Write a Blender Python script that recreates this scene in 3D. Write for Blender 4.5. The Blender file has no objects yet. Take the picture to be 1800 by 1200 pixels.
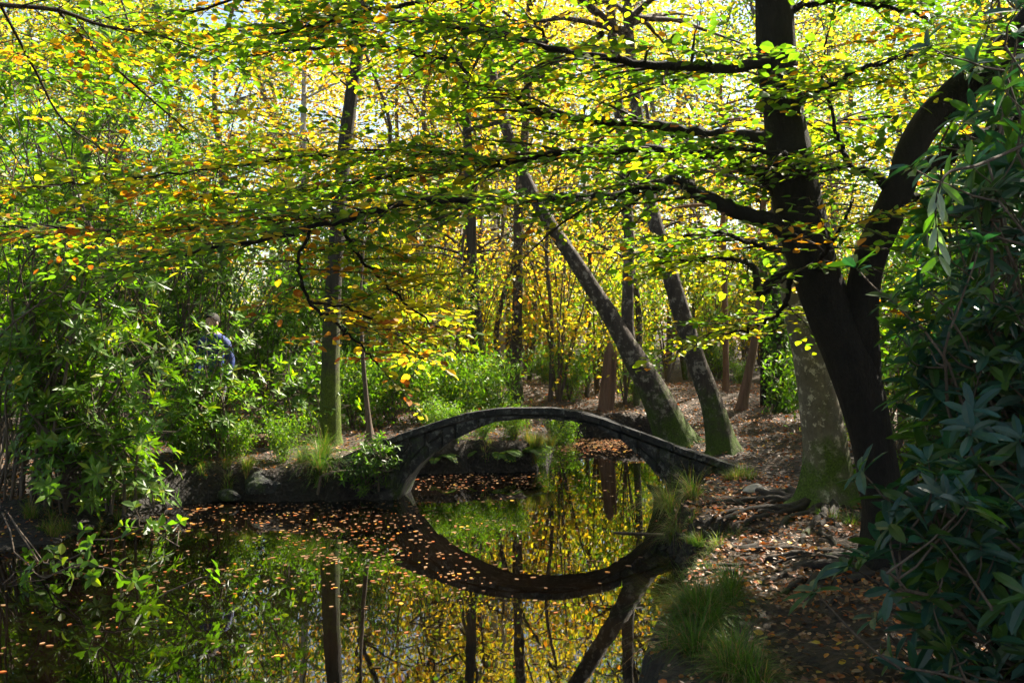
import bpy, math, random
import numpy as np
from mathutils import Matrix, Vector

# ------------------------------------------------------------------ camera, sky, sun, exposure
SC = bpy.context.scene
COL = SC.collection
F, HOR, CAMZ = 1750.0, 560.0, 2.0
cam_d = bpy.data.cameras.new('camera'); cam = bpy.data.objects.new('camera', cam_d); COL.objects.link(cam)
cam.location = (0, 0, CAMZ); cam.rotation_euler = (math.radians(90), 0, 0)
cam_d.sensor_width = 36; cam_d.lens = 36*F/1800; cam_d.shift_y = -(600-HOR)/1800
cam_d.clip_end = 600; cam_d.clip_start = 0.05
SC.camera = cam
SUN_AZ, SUN_EL = 46.0, 46.0            # degrees right of the view direction (+Y), elevation
world = bpy.data.worlds.new('World'); SC.world = world; world.use_nodes = True
wn = world.node_tree.nodes; wn.clear()
sky = wn.new('ShaderNodeTexSky'); sky.sky_type = 'NISHITA'; sky.sun_disc = False
sky.sun_elevation = math.radians(SUN_EL); sky.sun_rotation = math.radians(SUN_AZ)
sky.air_density = 1.0; sky.dust_density = 1.2
bg = wn.new('ShaderNodeBackground'); bg.inputs[1].default_value = 0.052
wo = wn.new('ShaderNodeOutputWorld')
world.node_tree.links.new(sky.outputs[0], bg.inputs[0]); world.node_tree.links.new(bg.outputs[0], wo.inputs[0])
sl = bpy.data.lights.new('sun', 'SUN'); sl.energy = 5.0; sl.angle = math.radians(0.55); sl.color = (1, 0.91, 0.75)
so = bpy.data.objects.new('sun', sl); COL.objects.link(so)
a, e = math.radians(SUN_AZ), math.radians(SUN_EL)
sun_dir = Vector((math.sin(a)*math.cos(e), math.cos(a)*math.cos(e), math.sin(e)))
so.rotation_euler = sun_dir.to_track_quat('Z', 'Y').to_euler(); so.location = (10, 10, 20)
SC.view_settings.view_transform = 'Standard'; SC.view_settings.look = 'None'
SC.view_settings.exposure = 2.25; SC.view_settings.gamma = 1
SC.cycles.use_denoising = True
SC.cycles.max_bounces = 8; SC.cycles.diffuse_bounces = 4; SC.cycles.glossy_bounces = 3
SC.cycles.transmission_bounces = 4; SC.cycles.transparent_max_bounces = 4
SC.cycles.caustics_reflective = False; SC.cycles.caustics_refractive = False
SC.cycles.sample_clamp_indirect = 6.0

# ------------------------------------------------------------------ helpers
def P(px, py, Y):                        # a spot in the place: bearing and height seen from eye level, at distance Y
    return np.array([(px-900)/F*Y, Y, CAMZ-(py-HOR)/F*Y])
def tag(o, label=None, cat=None, group=None, kind=None):
    if label: o['label'] = label
    if cat: o['category'] = cat
    if group: o['group'] = group
    if kind: o['kind'] = kind
    return o
def empty(name, loc, label, cat, group=None):
    o = bpy.data.objects.new(name, None); COL.objects.link(o); o.location = loc; o.empty_display_size = .1
    return tag(o, label, cat, group)
def unit(v):
    v = np.asarray(v, float); return v/np.maximum(np.linalg.norm(v, axis=-1, keepdims=True), 1e-9)
def quads_mesh(name, V, Q, mats, smooth=True, cols=None, midx=None):
    V = np.asarray(V, np.float32); Q = np.asarray(Q, np.int32)
    me = bpy.data.meshes.new(name); n = len(Q); k = Q.shape[1]
    me.vertices.add(len(V)); me.vertices.foreach_set('co', V.ravel())
    me.loops.add(n*k); me.loops.foreach_set('vertex_index', Q.ravel())
    me.polygons.add(n); me.polygons.foreach_set('loop_start', np.arange(n, dtype=np.int32)*k)
    me.polygons.foreach_set('use_smooth', np.full(n, smooth, bool))
    if midx is not None: me.polygons.foreach_set('material_index', np.asarray(midx, np.int32))
    for m in (mats if isinstance(mats, (list, tuple)) else [mats]): me.materials.append(m)
    if cols is not None:
        at = me.attributes.new('leafcol', 'FLOAT_COLOR', 'POINT')
        c = np.ones((len(V), 4), np.float32); c[:, :3] = cols; at.data.foreach_set('color', c.ravel())
    me.update(calc_edges=True); return me
def obj(name, me, parent=None, loc=None):
    o = bpy.data.objects.new(name, me); COL.objects.link(o)
    if loc is not None: o.location = loc
    if parent is not None:
        o.parent = parent
        o.matrix_parent_inverse = Matrix.Translation(-Vector(parent.location)) @ Matrix.Identity(4) if parent.parent is None else Matrix.Identity(4)
    return o
def catmull(pts, n):
    p = np.asarray(pts, float); m = len(p)
    if m < 3:
        t = np.linspace(0, 1, n)[:, None]; return p[0]*(1-t)+p[-1]*t
    q = np.vstack([2*p[0]-p[1], p, 2*p[-1]-p[-2]])
    t = np.linspace(0, m-1-1e-6, n); i = t.astype(int); f = (t-i)[:, None]
    a0, a1, a2, a3 = q[i], q[i+1], q[i+2], q[i+3]
    return .5*((2*a1)+(-a0+a2)*f+(2*a0-5*a1+4*a2-a3)*f*f+(-a0+3*a1-3*a2+a3)*f**3)
def vnoise(x, y, seed=0):                # cheap smooth 2-d value noise
    xi = np.floor(x).astype(np.int64); yi = np.floor(y).astype(np.int64); fx = x-xi; fy = y-yi
    fx = fx*fx*(3-2*fx); fy = fy*fy*(3-2*fy)
    def h(a, b):
        n = (a*374761393+b*668265263+seed*974634777) & 0x7fffffff
        n = ((n ^ (n >> 13))*1274126177) & 0x7fffffff
        return (n & 0xffff)/65535.0
    return (h(xi, yi)*(1-fx)+h(xi+1, yi)*fx)*(1-fy)+(h(xi, yi+1)*(1-fx)+h(xi+1, yi+1)*fx)*fy
class Tubes:
    def __init__(s): s.V, s.Q, s.n = [], [], 0
    def add(s, pts, rad, sides=6, lump=0.0, seed=0, cap=True, buttress=0.0, blen=1.0):
        p = np.asarray(pts, float); m = len(p); r = np.broadcast_to(np.asarray(rad, float), (m,))
        t = unit(np.gradient(p, axis=0)); ref = np.array([0, 0, 1.]) if abs(unit(p[-1]-p[0])[2]) < .75 else np.array([0, 1., 0])
        u = unit(np.cross(t, ref)); v = np.cross(t, u)
        an = np.arange(sides)/sides*2*math.pi
        R = np.repeat(r[:, None], sides, 1)
        if lump:
            L = np.concatenate([[0], np.cumsum(np.linalg.norm(np.diff(p, axis=0), axis=1))])
            nz = vnoise(np.cos(an)[None]*1.6+L[:, None]*1.1+seed*7.3, np.sin(an)[None]*1.6+L[:, None]*.55+seed, seed)-.5
            nz2 = vnoise(np.cos(an)[None]*4+L[:, None]*4+seed, np.sin(an)[None]*4+L[:, None]*3+seed, seed+5)-.5
            R = R*(1+lump*2*nz+lump*nz2)
            if buttress:
                R = R*(1+buttress*np.exp(-L[:, None]/blen)*(.55+.45*np.cos(an[None]*5+seed)))
        ring = p[:, None]+(u[:, None]*np.cos(an)[None, :, None]+v[:, None]*np.sin(an)[None, :, None])*R[..., None]
        V = ring.reshape(-1, 3); i = np.arange(m-1)[:, None]*sides; j = np.arange(sides)[None]; jn = (j+1) % sides
        Q = np.stack([i+j, i+jn, i+sides+jn, i+sides+j], -1).reshape(-1, 4)
        s.V.append(V); s.Q.append(Q+s.n); s.n += len(V)
        if cap and sides > 3:
            c = p[-1][None]+t[-1][None]*r[-1]*.4; b = s.n-sides
            s.V.append(c); k = s.n; s.n += 1
            s.Q.append(np.array([[b+q, b+(q+1) % sides, k, k] for q in range(sides)]))
    def mesh(s, name, mat):
        V = np.vstack(s.V); Q = np.vstack(s.Q)
        bad = Q[:, 2] == Q[:, 3]
        me = bpy.data.meshes.new(name); good = Q[~bad]; tri = Q[bad][:, :3]
        me.vertices.add(len(V)); me.vertices.foreach_set('co', V.astype(np.float32).ravel())
        idx = np.concatenate([good.ravel(), tri.ravel()]).astype(np.int32)
        st = np.concatenate([np.arange(len(good))*4, len(good)*4+np.arange(len(tri))*3]).astype(np.int32)
        me.loops.add(len(idx)); me.loops.foreach_set('vertex_index', idx)
        me.polygons.add(len(st)); me.polygons.foreach_set('loop_start', st)
        me.polygons.foreach_set('use_smooth', np.ones(len(st), bool)); me.materials.append(mat)
        me.update(calc_edges=True); return me
def tube_obj(name, pts, rad, mat, parent, sides=12, n=None, lump=.06, seed=0, **k):
    if n:
        rad = np.interp(np.linspace(0, 1, n), np.linspace(0, 1, len(rad)), rad); pts = catmull(pts, n)
    t = Tubes(); t.add(pts, rad, sides, lump, seed, **k); return obj(name, t.mesh(name, mat), parent)

# ------------------------------------------------------------------ materials
def new_mat(name):
    m = bpy.data.materials.new(name); m.use_nodes = True; nt = m.node_tree; nt.nodes.clear()
    return m, nt, nt.nodes, nt.links
def noise(nt, scale, detail=4, vec=None, rough=.6, dist=0):
    n = nt.nodes.new('ShaderNodeTexNoise'); n.inputs['Scale'].default_value = scale; n.inputs['Detail'].default_value = detail
    n.inputs['Roughness'].default_value = rough; n.inputs['Distortion'].default_value = dist
    if vec: nt.links.new(vec, n.inputs['Vector'])
    return n
def ramp(nt, src, stops):
    r = nt.nodes.new('ShaderNodeValToRGB'); el = r.color_ramp.elements
    while len(el) < len(stops): el.new(.5)
    for q, (p, c) in zip(el, stops): q.position = p; q.color = (*c, 1) if len(c) == 3 else c
    nt.links.new(src, r.inputs[0]); return r
def mixc(nt, fac, a, b):
    m = nt.nodes.new('ShaderNodeMix'); m.data_type = 'RGBA'
    if isinstance(fac, float): m.inputs[0].default_value = fac
    else: nt.links.new(fac, m.inputs[0])
    for s, v in ((6, a), (7, b)):
        if isinstance(v, tuple): m.inputs[s].default_value = (*v, 1)
        else: nt.links.new(v, m.inputs[s])
    return m.outputs[2]
def leaf_material(name, trans=.5, rough=.42, tint=(1.7, 1.7, .45), spec=.5):
    m, nt, N, L = new_mat(name)
    at = N.new('ShaderNodeAttribute'); at.attribute_name = 'leafcol'
    geo = N.new('ShaderNodeNewGeometry')
    nz = noise(nt, 30, 2, geo.outputs['Position'])
    v = N.new('ShaderNodeMapRange'); v.inputs['To Min'].default_value = .72; v.inputs['To Max'].default_value = 1.28
    L.new(nz.outputs['Fac'], v.inputs['Value'])
    mul = N.new('ShaderNodeVectorMath'); mul.operation = 'SCALE'; L.new(at.outputs['Color'], mul.inputs[0]); L.new(v.outputs[0], mul.inputs['Scale'])
    p = N.new('ShaderNodeBsdfPrincipled'); L.new(mul.outputs[0], p.inputs['Base Color'])
    p.inputs['Roughness'].default_value = rough; p.inputs['Specular IOR Level'].default_value = spec
    t2 = N.new('ShaderNodeVectorMath'); t2.operation = 'MULTIPLY'; L.new(mul.outputs[0], t2.inputs[0]); t2.inputs[1].default_value = tint
    tr = N.new('ShaderNodeBsdfTranslucent'); L.new(t2.outputs[0], tr.inputs['Color'])
    mx = N.new('ShaderNodeMixShader'); mx.inputs[0].default_value = trans
    L.new(p.outputs[0], mx.inputs[1]); L.new(tr.outputs[0], mx.inputs[2])
    o = N.new('ShaderNodeOutputMaterial'); L.new(mx.outputs[0], o.inputs[0]); return m
def bark(name, c1, c2, scale=9, moss=0.0, mcol=(.05, .085, .012), stretch=.25, mtop=1.6, bump=.5, patch=None):
    m, nt, N, L = new_mat(name)
    geo = N.new('ShaderNodeNewGeometry'); mp = N.new('ShaderNodeMapping'); mp.inputs['Scale'].default_value = (1, 1, stretch)
    L.new(geo.outputs['Position'], mp.inputs['Vector'])
    n1 = noise(nt, scale, 6, mp.outputs[0], .65); n2 = noise(nt, scale*5, 5, mp.outputs[0], .7)
    c = ramp(nt, n1.outputs['Fac'], [(.3, c1), (.7, c2)]).outputs[0]
    c = mixc(nt, n2.outputs['Fac'], c, (c1[0]*.6, c1[1]*.6, c1[2]*.6))
    if patch:
        n4 = noise(nt, 11, 6, geo.outputs['Position'], .75); pr = ramp(nt, n4.outputs['Fac'], [(.54, (0, 0, 0)), (.6, (1, 1, 1))])
        c = mixc(nt, pr.outputs[0], c, patch)
    if moss:
        n3 = noise(nt, 4, 5, geo.outputs['Position'], .7)
        sep = N.new('ShaderNodeSeparateXYZ'); L.new(geo.outputs['Position'], sep.inputs[0])
        mr = N.new('ShaderNodeMapRange'); mr.inputs['From Min'].default_value = .4; mr.inputs['From Max'].default_value = mtop
        mr.inputs['To Min'].default_value = moss; mr.inputs['To Max'].default_value = moss-.55; L.new(sep.outputs[2], mr.inputs['Value'])
        ad = N.new('ShaderNodeMath'); ad.operation = 'ADD'; L.new(n3.outputs['Fac'], ad.inputs[0]); L.new(mr.outputs[0], ad.inputs[1])
        rp = ramp(nt, ad.outputs[0], [(.62, (0, 0, 0)), (.85, (1, 1, 1))])
        n5 = noise(nt, 60, 3, geo.outputs['Position']); mc = ramp(nt, n5.outputs['Fac'], [(.3, (mcol[0]*.4, mcol[1]*.4, mcol[2]*.4)), (.75, (mcol[0]*1.8, mcol[1]*1.7, mcol[2]*1.3))])
        c = mixc(nt, rp.outputs[0], c, mc.outputs[0])
    p = N.new('ShaderNodeBsdfPrincipled'); L.new(c, p.inputs['Base Color']); p.inputs['Roughness'].default_value = .85
    p.inputs['Specular IOR Level'].default_value = .25
    b = N.new('ShaderNodeBump'); b.inputs['Strength'].default_value = bump; b.inputs['Distance'].default_value = .02
    ad2 = N.new('ShaderNodeMath'); ad2.operation = 'ADD'; L.new(n1.outputs['Fac'], ad2.inputs[0]); L.new(n2.outputs['Fac'], ad2.inputs[1])
    L.new(ad2.outputs[0], b.inputs['Height']); L.new(b.outputs[0], p.inputs['Normal'])
    o = N.new('ShaderNodeOutputMaterial'); L.new(p.outputs[0], o.inputs[0]); return m
def plain(name, c1, c2, scale, rough=.8, bump=.3, dist=.01):
    m, nt, N, L = new_mat(name); geo = N.new('ShaderNodeNewGeometry')
    n1 = noise(nt, scale, 6, geo.outputs['Position'], .65)
    c = ramp(nt, n1.outputs['Fac'], [(.3, c1), (.7, c2)]).outputs[0]
    p = N.new('ShaderNodeBsdfPrincipled'); L.new(c, p.inputs['Base Color']); p.inputs['Roughness'].default_value = rough
    b = N.new('ShaderNodeBump'); b.inputs['Strength'].default_value = bump; b.inputs['Distance'].default_value = dist
    L.new(n1.outputs['Fac'], b.inputs['Height']); L.new(b.outputs[0], p.inputs['Normal'])
    o = N.new('ShaderNodeOutputMaterial'); L.new(p.outputs[0], o.inputs[0]); return m
M_LEAF = leaf_material('leaf_thin', .64, .45, (1.7, 1.8, .4))
M_RHODO = leaf_material('leaf_leathery', .48, .42, (1.75, 1.95, .3), .35)
M_RHODO_D = leaf_material('leaf_leathery_glossy', .3, .36, (1.3, 1.9, .45), .5)
M_FAR = leaf_material('leaf_far', .6, .5, (1.75, 1.7, .6))
M_GRASS = leaf_material('grass_blade', .4, .5, (1.3, 1.4, .6), .35)
M_DRY = leaf_material('leaf_fallen', .25, .5, (1.4, 1.1, .6), .5)
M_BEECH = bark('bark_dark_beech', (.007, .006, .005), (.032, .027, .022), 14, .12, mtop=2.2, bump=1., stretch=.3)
M_BIRCH = bark('bark_mottled_grey', (.10, .085, .065), (.26, .22, .17), 7, .42, stretch=.8, mtop=1.7, patch=(.42, .37, .30))
M_LEAN = bark('bark_grey_brown_mossy', (.035, .027, .022), (.13, .10, .08), 12, .38, mtop=2.2, bump=1., patch=(.24, .21, .17))
M_MOSSY = bark('bark_mossy', (.03, .026, .02), (.12, .10, .07), 16, .52, (.075, .115, .014), mtop=2.6, stretch=.12, bump=1.)
M_RED = bark('bark_reddish', (.13, .07, .045), (.34, .2, .13), 12, .0, stretch=.1, bump=.9)
M_FARB = bark('bark_far', (.07, .055, .045), (.2, .165, .135), 9, .1)
M_WHITE = bark('bark_pale_birch', (.35, .33, .3), (.7, .68, .64), 10, 0, stretch=1.2, patch=(.12, .1, .09))
M_TWIG = bark('bark_twig', (.045, .034, .025), (.10, .075, .055), 20)
M_STEM = bark('bark_shrub_stem', (.08, .058, .042), (.24, .18, .135), 22, 0)
M_ROOT = bark('bark_root', (.018, .015, .012), (.075, .06, .05), 14, .1, mtop=.9, stretch=1)

# ------------------------------------------------------------------ leaves
PAL = np.array([(.030, .070, .012), (.055, .115, .016), (.09, .185, .016), (.21, .27, .018), (.40, .34, .03), (.46, .30, .025),
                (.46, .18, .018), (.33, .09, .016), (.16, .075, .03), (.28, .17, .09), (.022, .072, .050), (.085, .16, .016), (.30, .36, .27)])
DG, GR, LG, YG, YE, GO, OR, RU, BR, TAN, RD, RG, PALE = range(13)  # RD: shade and blue sky light put into the rhododendron green
PR_BEECH = (np.array([(0, 0, 0), (.24, .2, .05), (.33, .52, .07), (.19, .84, .02), (0, 1, -.06), (-.19, .84, .02), (-.33, .52, .07), (-.24, .2, .05)]),
            np.array([(0, 1, 2, 3), (0, 3, 4, 4), (0, 4, 5, 6), (0, 6, 7, 7)]))
PR_BEECH = (PR_BEECH[0], np.array([(0, 1, 2, 4), (2, 3, 4, 4), (0, 4, 6, 7), (6, 4, 5, 5)]))
PR_SIMPLE = (np.array([(0, 0, 0), (.29, .28, .05), (.27, .68, .05), (0, 1, -.05), (-.27, .68, .05), (-.29, .28, .05)]), np.array([(0, 1, 2, 3), (0, 3, 4, 5)]))
PR_FAR = (np.array([(0, 0, 0), (.33, .5, .06), (0, 1, 0), (-.33, .5, .06)]), np.array([(0, 1, 2, 3)]))
def _lance(hw, bend=-.16, fold=.05, rows=(0, .2, .5, .8, 1)):
    V = []
    for v, w in zip(rows, hw):
        z = bend*v*v
        V += [(-w, v, z+fold*(w/.15)), (0, v, z), (w, v, z+fold*(w/.15))]
    Q = []
    for i in range(len(rows)-1):
        b = i*3; Q += [(b, b+1, b+4, b+3), (b+1, b+2, b+5, b+4)]
    return np.array(V), np.array(Q)
PR_LANCE = _lance((.03, .105, .15, .12, .008))
PR_LANCE_S = _lance((.02, .17, .006), -.14, .05, (0, .5, 1))
PR_ROUND = _lance((.03, .24, .33, .2, .01), -.1, .06)
PR_FLAT = (PR_BEECH[0]*np.array([1, 1, .12]), PR_BEECH[1])
class Leaves:
    def __init__(s): s.a = []
    def add(s, O, D, N, S, C):
        O = np.atleast_2d(O); n = len(O)
        s.a.append((O, np.broadcast_to(D, (n, 3)), np.broadcast_to(N, (n, 3)), np.broadcast_to(S, (n,)), np.broadcast_to(C, (n,))))
    def get(s):
        O, D, N, S, C = [np.concatenate([q[i] for q in s.a]) for i in range(5)]
        D = unit(D); X = unit(np.cross(D, N)); return O, D, np.cross(X, D), X, S, C
def leaf_arrays(pr, O, D, N, X, S, cols):
    V0, Q0 = pr; k = len(V0)
    V = O[:, None]+S[:, None, None]*(X[:, None]*V0[None, :, 0, None]+D[:, None]*V0[None, :, 1, None]+N[:, None]*V0[None, :, 2, None])
    Q = Q0[None]+(np.arange(len(O))*k)[:, None, None]
    return V.reshape(-1, 3), Q.reshape(-1, 4), np.repeat(cols, k, 0)
def fix_quads(name, V, Q, mat, cols, smooth):
    bad = Q[:, 2] == Q[:, 3]
    if not bad.any(): return quads_mesh(name, V, Q, mat, smooth, cols)
    T = np.vstack([Q[~bad][:, [0, 1, 2]], Q[~bad][:, [0, 2, 3]], Q[bad][:, :3]]); return quads_mesh(name, V, T, mat, smooth, cols)
_proto_cache = {}
def leaf_proto(key, pr, mat, ci, var):
    k = (key, ci, var)
    if k not in _proto_cache:
        r = np.random.RandomState(ci*7+var); c = PAL[ci]*r.uniform(.75, 1.3)
        _proto_cache[k] = fix_quads('leaf', pr[0], pr[1], mat, np.repeat(c[None], len(pr[0]), 0), False)
    return _proto_cache[k]
def build_leaves(lv, parent, pr, mat, key, n_parts=0, rest='foliage', seed=0, part='leaf', thing=None, smooth=False):
    """the largest leaves in view become parts of their own, the rest one 'stuff' part"""
    O, D, N, X, S, C = lv.get(); rs = np.random.RandomState(seed)
    mask = np.zeros(len(O), bool)
    if n_parts:
        c = O+D*S[:, None]*.5; Y = np.maximum(c[:, 1], .3); px = 900+c[:, 0]/Y*F; py = HOR+(CAMZ-c[:, 2])/Y*F
        vw = unit(c-np.array([0, 0, CAMZ])); area = (S/Y)**2*(np.abs((vw*N).sum(1))+.15)
        area[(px < 5) | (px > 1795) | (py < 5) | (py > 1195) | (c[:, 1] < .5)] = 0
        idx = np.argsort(-area)[:n_parts]; idx = idx[area[idx] > 0]; mask[idx] = True
        for i in idx:
            me = leaf_proto(key, pr, mat, int(C[i]), int(i) % 3)
            o = bpy.data.objects.new(part, me); COL.objects.link(o)
            if parent is not None:
                o.parent = parent; off = Vector(parent.location)
            else: off = Vector((0, 0, 0))
            s = S[i]
            o.matrix_basis = Matrix([[X[i][q]*s, D[i][q]*s, N[i][q]*s, O[i][q]-off[q]] for q in range(3)]+[[0, 0, 0, 1]])
            if thing: tag(o, *thing(int(C[i])))
    k = ~mask
    if k.any():
        cols = PAL[C[k]]*rs.uniform(.7, 1.35, (k.sum(), 1))*rs.uniform(.92, 1.08, (k.sum(), 3))
        V, Q, cc = leaf_arrays(pr, O[k], D[k], N[k], X[k], S[k], cols)
        o = obj(rest, fix_quads(rest, V, Q, mat, cc, smooth), parent)
        tag(o, kind='stuff'); return o
def pick(rs, weights, n):
    ks = list(weights); w = np.array([weights[k] for k in ks], float); return rs.choice(ks, n, p=w/w.sum())

# ------------------------------------------------------------------ the ground and the stream
LB = [(-9, -8), (-7.5, 0), (-6.2, 5), (-4.9, 8.2), (-4.1, 8.8), (-3.95, 9.6), (-3.75, 10.5), (-3.1, 10.85), (-2.2, 10.95), (-1.45, 11.05), (-1.3, 11.6), (-1.35, 12.5),
      (-1.0, 12.9), (.1, 12.95), (.42, 13.4), (.5, 14.3), (.62, 15.4), (.8, 16.4), (1.3, 16.9)]
RB = [(2.1, 16.7), (2.35, 15.6), (2.2, 14), (2.1, 12.6), (2.0, 11.2), (1.85, 10.1), (1.5, 9.3), (1.36, 8.6), (1.38, 8.15), (1.55, 7.75), (1.34, 7.3), (1.22, 6.9), (1.02, 6.2), (.84, 5.7), (.66, 5.1), (.3, 3), (-.45, 0), (-1.8, -8)]
_l = catmull([(*p, 0) for p in LB], 120)[:, :2]; _r = catmull([(*p, 0) for p in RB], 120)[:, :2]
POLY = np.vstack([_l, _r]); _rs = np.random.RandomState(3)
POLY = POLY+(vnoise(np.arange(len(POLY))*.45, np.zeros(len(POLY)), 4)[:, None]-.5)*.16
def stream_dist(x, y):                   # > 0 on land, < 0 in the water
    x = np.asarray(x, float); y = np.asarray(y, float)
    d = np.full(x.shape, 1e9); ins = np.zeros(x.shape, bool); n = len(POLY)
    for i in range(n):
        ax, ay = POLY[i]; bx, by = POLY[(i+1) % n]; ex, ey = bx-ax, by-ay
        t = np.clip(((x-ax)*ex+(y-ay)*ey)/(ex*ex+ey*ey+1e-12), 0, 1)
        d = np.minimum(d, (x-ax-t*ex)**2+(y-ay-t*ey)**2)
        c = (ay > y) != (by > y)
        with np.errstate(divide='ignore', invalid='ignore'): ins ^= c & (x < (bx-ax)*(y-ay)/(by-ay)+ax)
    d = np.sqrt(d); return np.where(ins, -d, d)
def sstep(a, b, x): t = np.clip((x-a)/(b-a), 0, 1); return t*t*(3-2*t)
def ground_z(x, y, d=None):
    x = np.asarray(x, float); y = np.asarray(y, float)
    if d is None: d = stream_dist(x, y)
    d = d+(.11*(vnoise(x*4.5, y*4.5, 21)-.5)+.09*(vnoise(x*10, y*10, 22)-.5))*sstep(.6, .1, np.abs(d))
    n1 = vnoise(x*.7+30, y*.7+11, 1); n2 = vnoise(x*2.6, y*2.6, 2); n3 = vnoise(x*8, y*8, 3)
    bank = .33+.12*n1+.05*(n2-.5)
    wl = sstep(-3.3, -3.9, x)*sstep(11, 10, y); bank = bank-.13*wl; z = bank*np.where(wl > .01, sstep(-.03, .16+.55*wl, d), sstep(-.03, .16, d))+.04*sstep(.1, 1.2, d)*np.minimum(d, 3)*.6+.05*(n2-.5)*sstep(.1, .5, d)+.035*(n3-.5)*sstep(-.05, .2, d)+.02*(vnoise(x*17, y*17, 23)-.5)*sstep(-.05, .1, d)
    z = z+.018*np.clip(y-14, 0, 40)*sstep(0, 3, d)
    z = z-.55*sstep(0, -.5, d)-.12*sstep(.05, -.06, d)
    return z
def gz(x, y): return float(ground_z(np.array([x]), np.array([y]))[0])
gx = np.concatenate([[-220, -120, -60, -35, -22, -15], np.arange(-11, -5.6, .3), np.arange(-5.6, 3.9, .055), np.arange(3.9, 9, .25), [10, 13, 18, 25, 40, 70, 130, 220]])
gy = np.concatenate([[-60, -25, -12, -8, -5, -3, -1.5], np.arange(-.5, 4.2, .25), np.arange(4.2, 17.6, .06), np.arange(17.6, 26, .3), [27, 29, 32, 36, 42, 50, 65, 90, 140, 220, 320]])
GX, GY = np.meshgrid(gx, gy); GZ = ground_z(GX, GY)
V = np.stack([GX, GY, GZ], -1).reshape(-1, 3); nx, ny = len(gx), len(gy)
i = np.arange(ny-1)[:, None]*nx; j = np.arange(nx-1)[None]
Q = np.stack([i+j, i+j+1, i+nx+j+1, i+nx+j], -1).reshape(-1, 4)
m, nt, N, L = new_mat('leaf_litter_soil'); geo = N.new('ShaderNodeNewGeometry')
n1 = noise(nt, 3, 6, geo.outputs['Position'], .7); n2 = noise(nt, 38, 6, geo.outputs['Position'], .75)
vo = N.new('ShaderNodeTexVoronoi'); vo.inputs['Scale'].default_value = 24; L.new(geo.outputs['Position'], vo.inputs['Vector'])
hs = ramp(nt, vo.outputs['Color'], [(.15, (.02, .013, .008)), (.45, (.08, .045, .022)), (.7, (.15, .08, .036)), (.95, (.22, .14, .08))])
c = mixc(nt, ramp(nt, n1.outputs['Fac'], [(.35, (0, 0, 0)), (.6, (1, 1, 1))]).outputs[0], (.045, .032, .022), hs.outputs[0])
c = mixc(nt, n2.outputs['Fac'], c, (.04, .028, .018))
sp = N.new('ShaderNodeSeparateXYZ'); L.new(geo.outputs['Position'], sp.inputs[0])
bankside = N.new('ShaderNodeMapRange'); bankside.inputs['From Min'].default_value = .2; bankside.inputs['From Max'].default_value = .48; L.new(sp.outputs[2], bankside.inputs['Value'])  # soil colour darkens downwards over the whole height of the bank
wc = ramp(nt, n2.outputs['Fac'], [(.35, (.004, .003, .002)), (.7, (.03, .021, .013))])
c = mixc(nt, bankside.outputs[0], wc.outputs[0], c)
p = N.new('ShaderNodeBsdfPrincipled'); L.new(c, p.inputs['Base Color']); p.inputs['Roughness'].default_value = .85
b = N.new('ShaderNodeBump'); ad_ = N.new('ShaderNodeMath'); ad_.operation = 'ADD'; L.new(n2.outputs['Fac'], ad_.inputs[0]); L.new(vo.outputs['Distance'], ad_.inputs[1]); b.inputs['Strength'].default_value = 1.; b.inputs['Distance'].default_value = .06; L.new(ad_.outputs[0], b.inputs['Height']); L.new(b.outputs[0], p.inputs['Normal'])
o = N.new('ShaderNodeOutputMaterial'); L.new(p.outputs[0], o.inputs[0]); M_SOIL = m
tag(obj('ground', quads_mesh('ground', V, Q, M_SOIL)), kind='structure')

m, nt, N, L = new_mat('dark_stream_water'); geo = N.new('ShaderNodeNewGeometry')
mp = N.new('ShaderNodeMapping'); mp.inputs['Scale'].default_value = (1, .6, 1); L.new(geo.outputs['Position'], mp.inputs['Vector'])
n1 = noise(nt, 2.2, 3, mp.outputs[0], .5); n2 = noise(nt, .8, 4, geo.outputs['Position'])
c = ramp(nt, n2.outputs['Fac'], [(.35, (.0012, .0008, .0004)), (.7, (.003, .0018, .0009))]).outputs[0]
p = N.new('ShaderNodeBsdfPrincipled'); L.new(c, p.inputs['Base Color']); p.inputs['Roughness'].default_value = .015
p.inputs['IOR'].default_value = 2.25
b = N.new('ShaderNodeBump'); b.inputs['Strength'].default_value = .05; b.inputs['Distance'].default_value = .02; L.new(n1.outputs['Fac'], b.inputs['Height']); L.new(b.outputs[0], p.inputs['Normal'])
o = N.new('ShaderNodeOutputMaterial'); L.new(p.outputs[0], o.inputs[0])
tag(obj('stream_water', quads_mesh('stream_water', [(-14, -9, 0), (6, -9, 0), (6, 18, 0), (-14, 18, 0)], [(0, 1, 2, 3)], m)), kind='structure')

# ------------------------------------------------------------------ the footbridge
BA = math.radians(8); BC, BS = math.cos(BA), math.sin(BA)
def bridge_uz(px, py):
    k = (px-900)/F; u = (11*k+1.32)/(BC+k*BS); return u, CAMZ-(py-HOR)/F*(11-u*BS)
TOP = np.array([bridge_uz(*q) for q in [(560, 822), (600, 803), (640, 786), (690, 768), (740, 750), (790, 734), (830, 723), (880, 717), (950, 715), (1000, 719), (1050, 732), (1100, 750), (1150, 769), (1200, 788), (1250, 804), (1300, 822), (1335, 842)]])
UND = np.array([bridge_uz(*q) for q in [(695, 890), (712, 846), (730, 824), (755, 801), (790, 778), (830, 757), (870, 742), (920, 734), (960, 732), (1000, 736), (1040, 747), (1070, 761), (1100, 781), (1130, 808), (1160, 840), (1185, 885)]])
def zt(u): return np.interp(u, TOP[:, 0], TOP[:, 1])
def zu(u): return np.where((u > UND[0, 0]) & (u < UND[-1, 0]), np.interp(u, UND[:, 0], UND[:, 1]), -.4)
BW = .58
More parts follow.
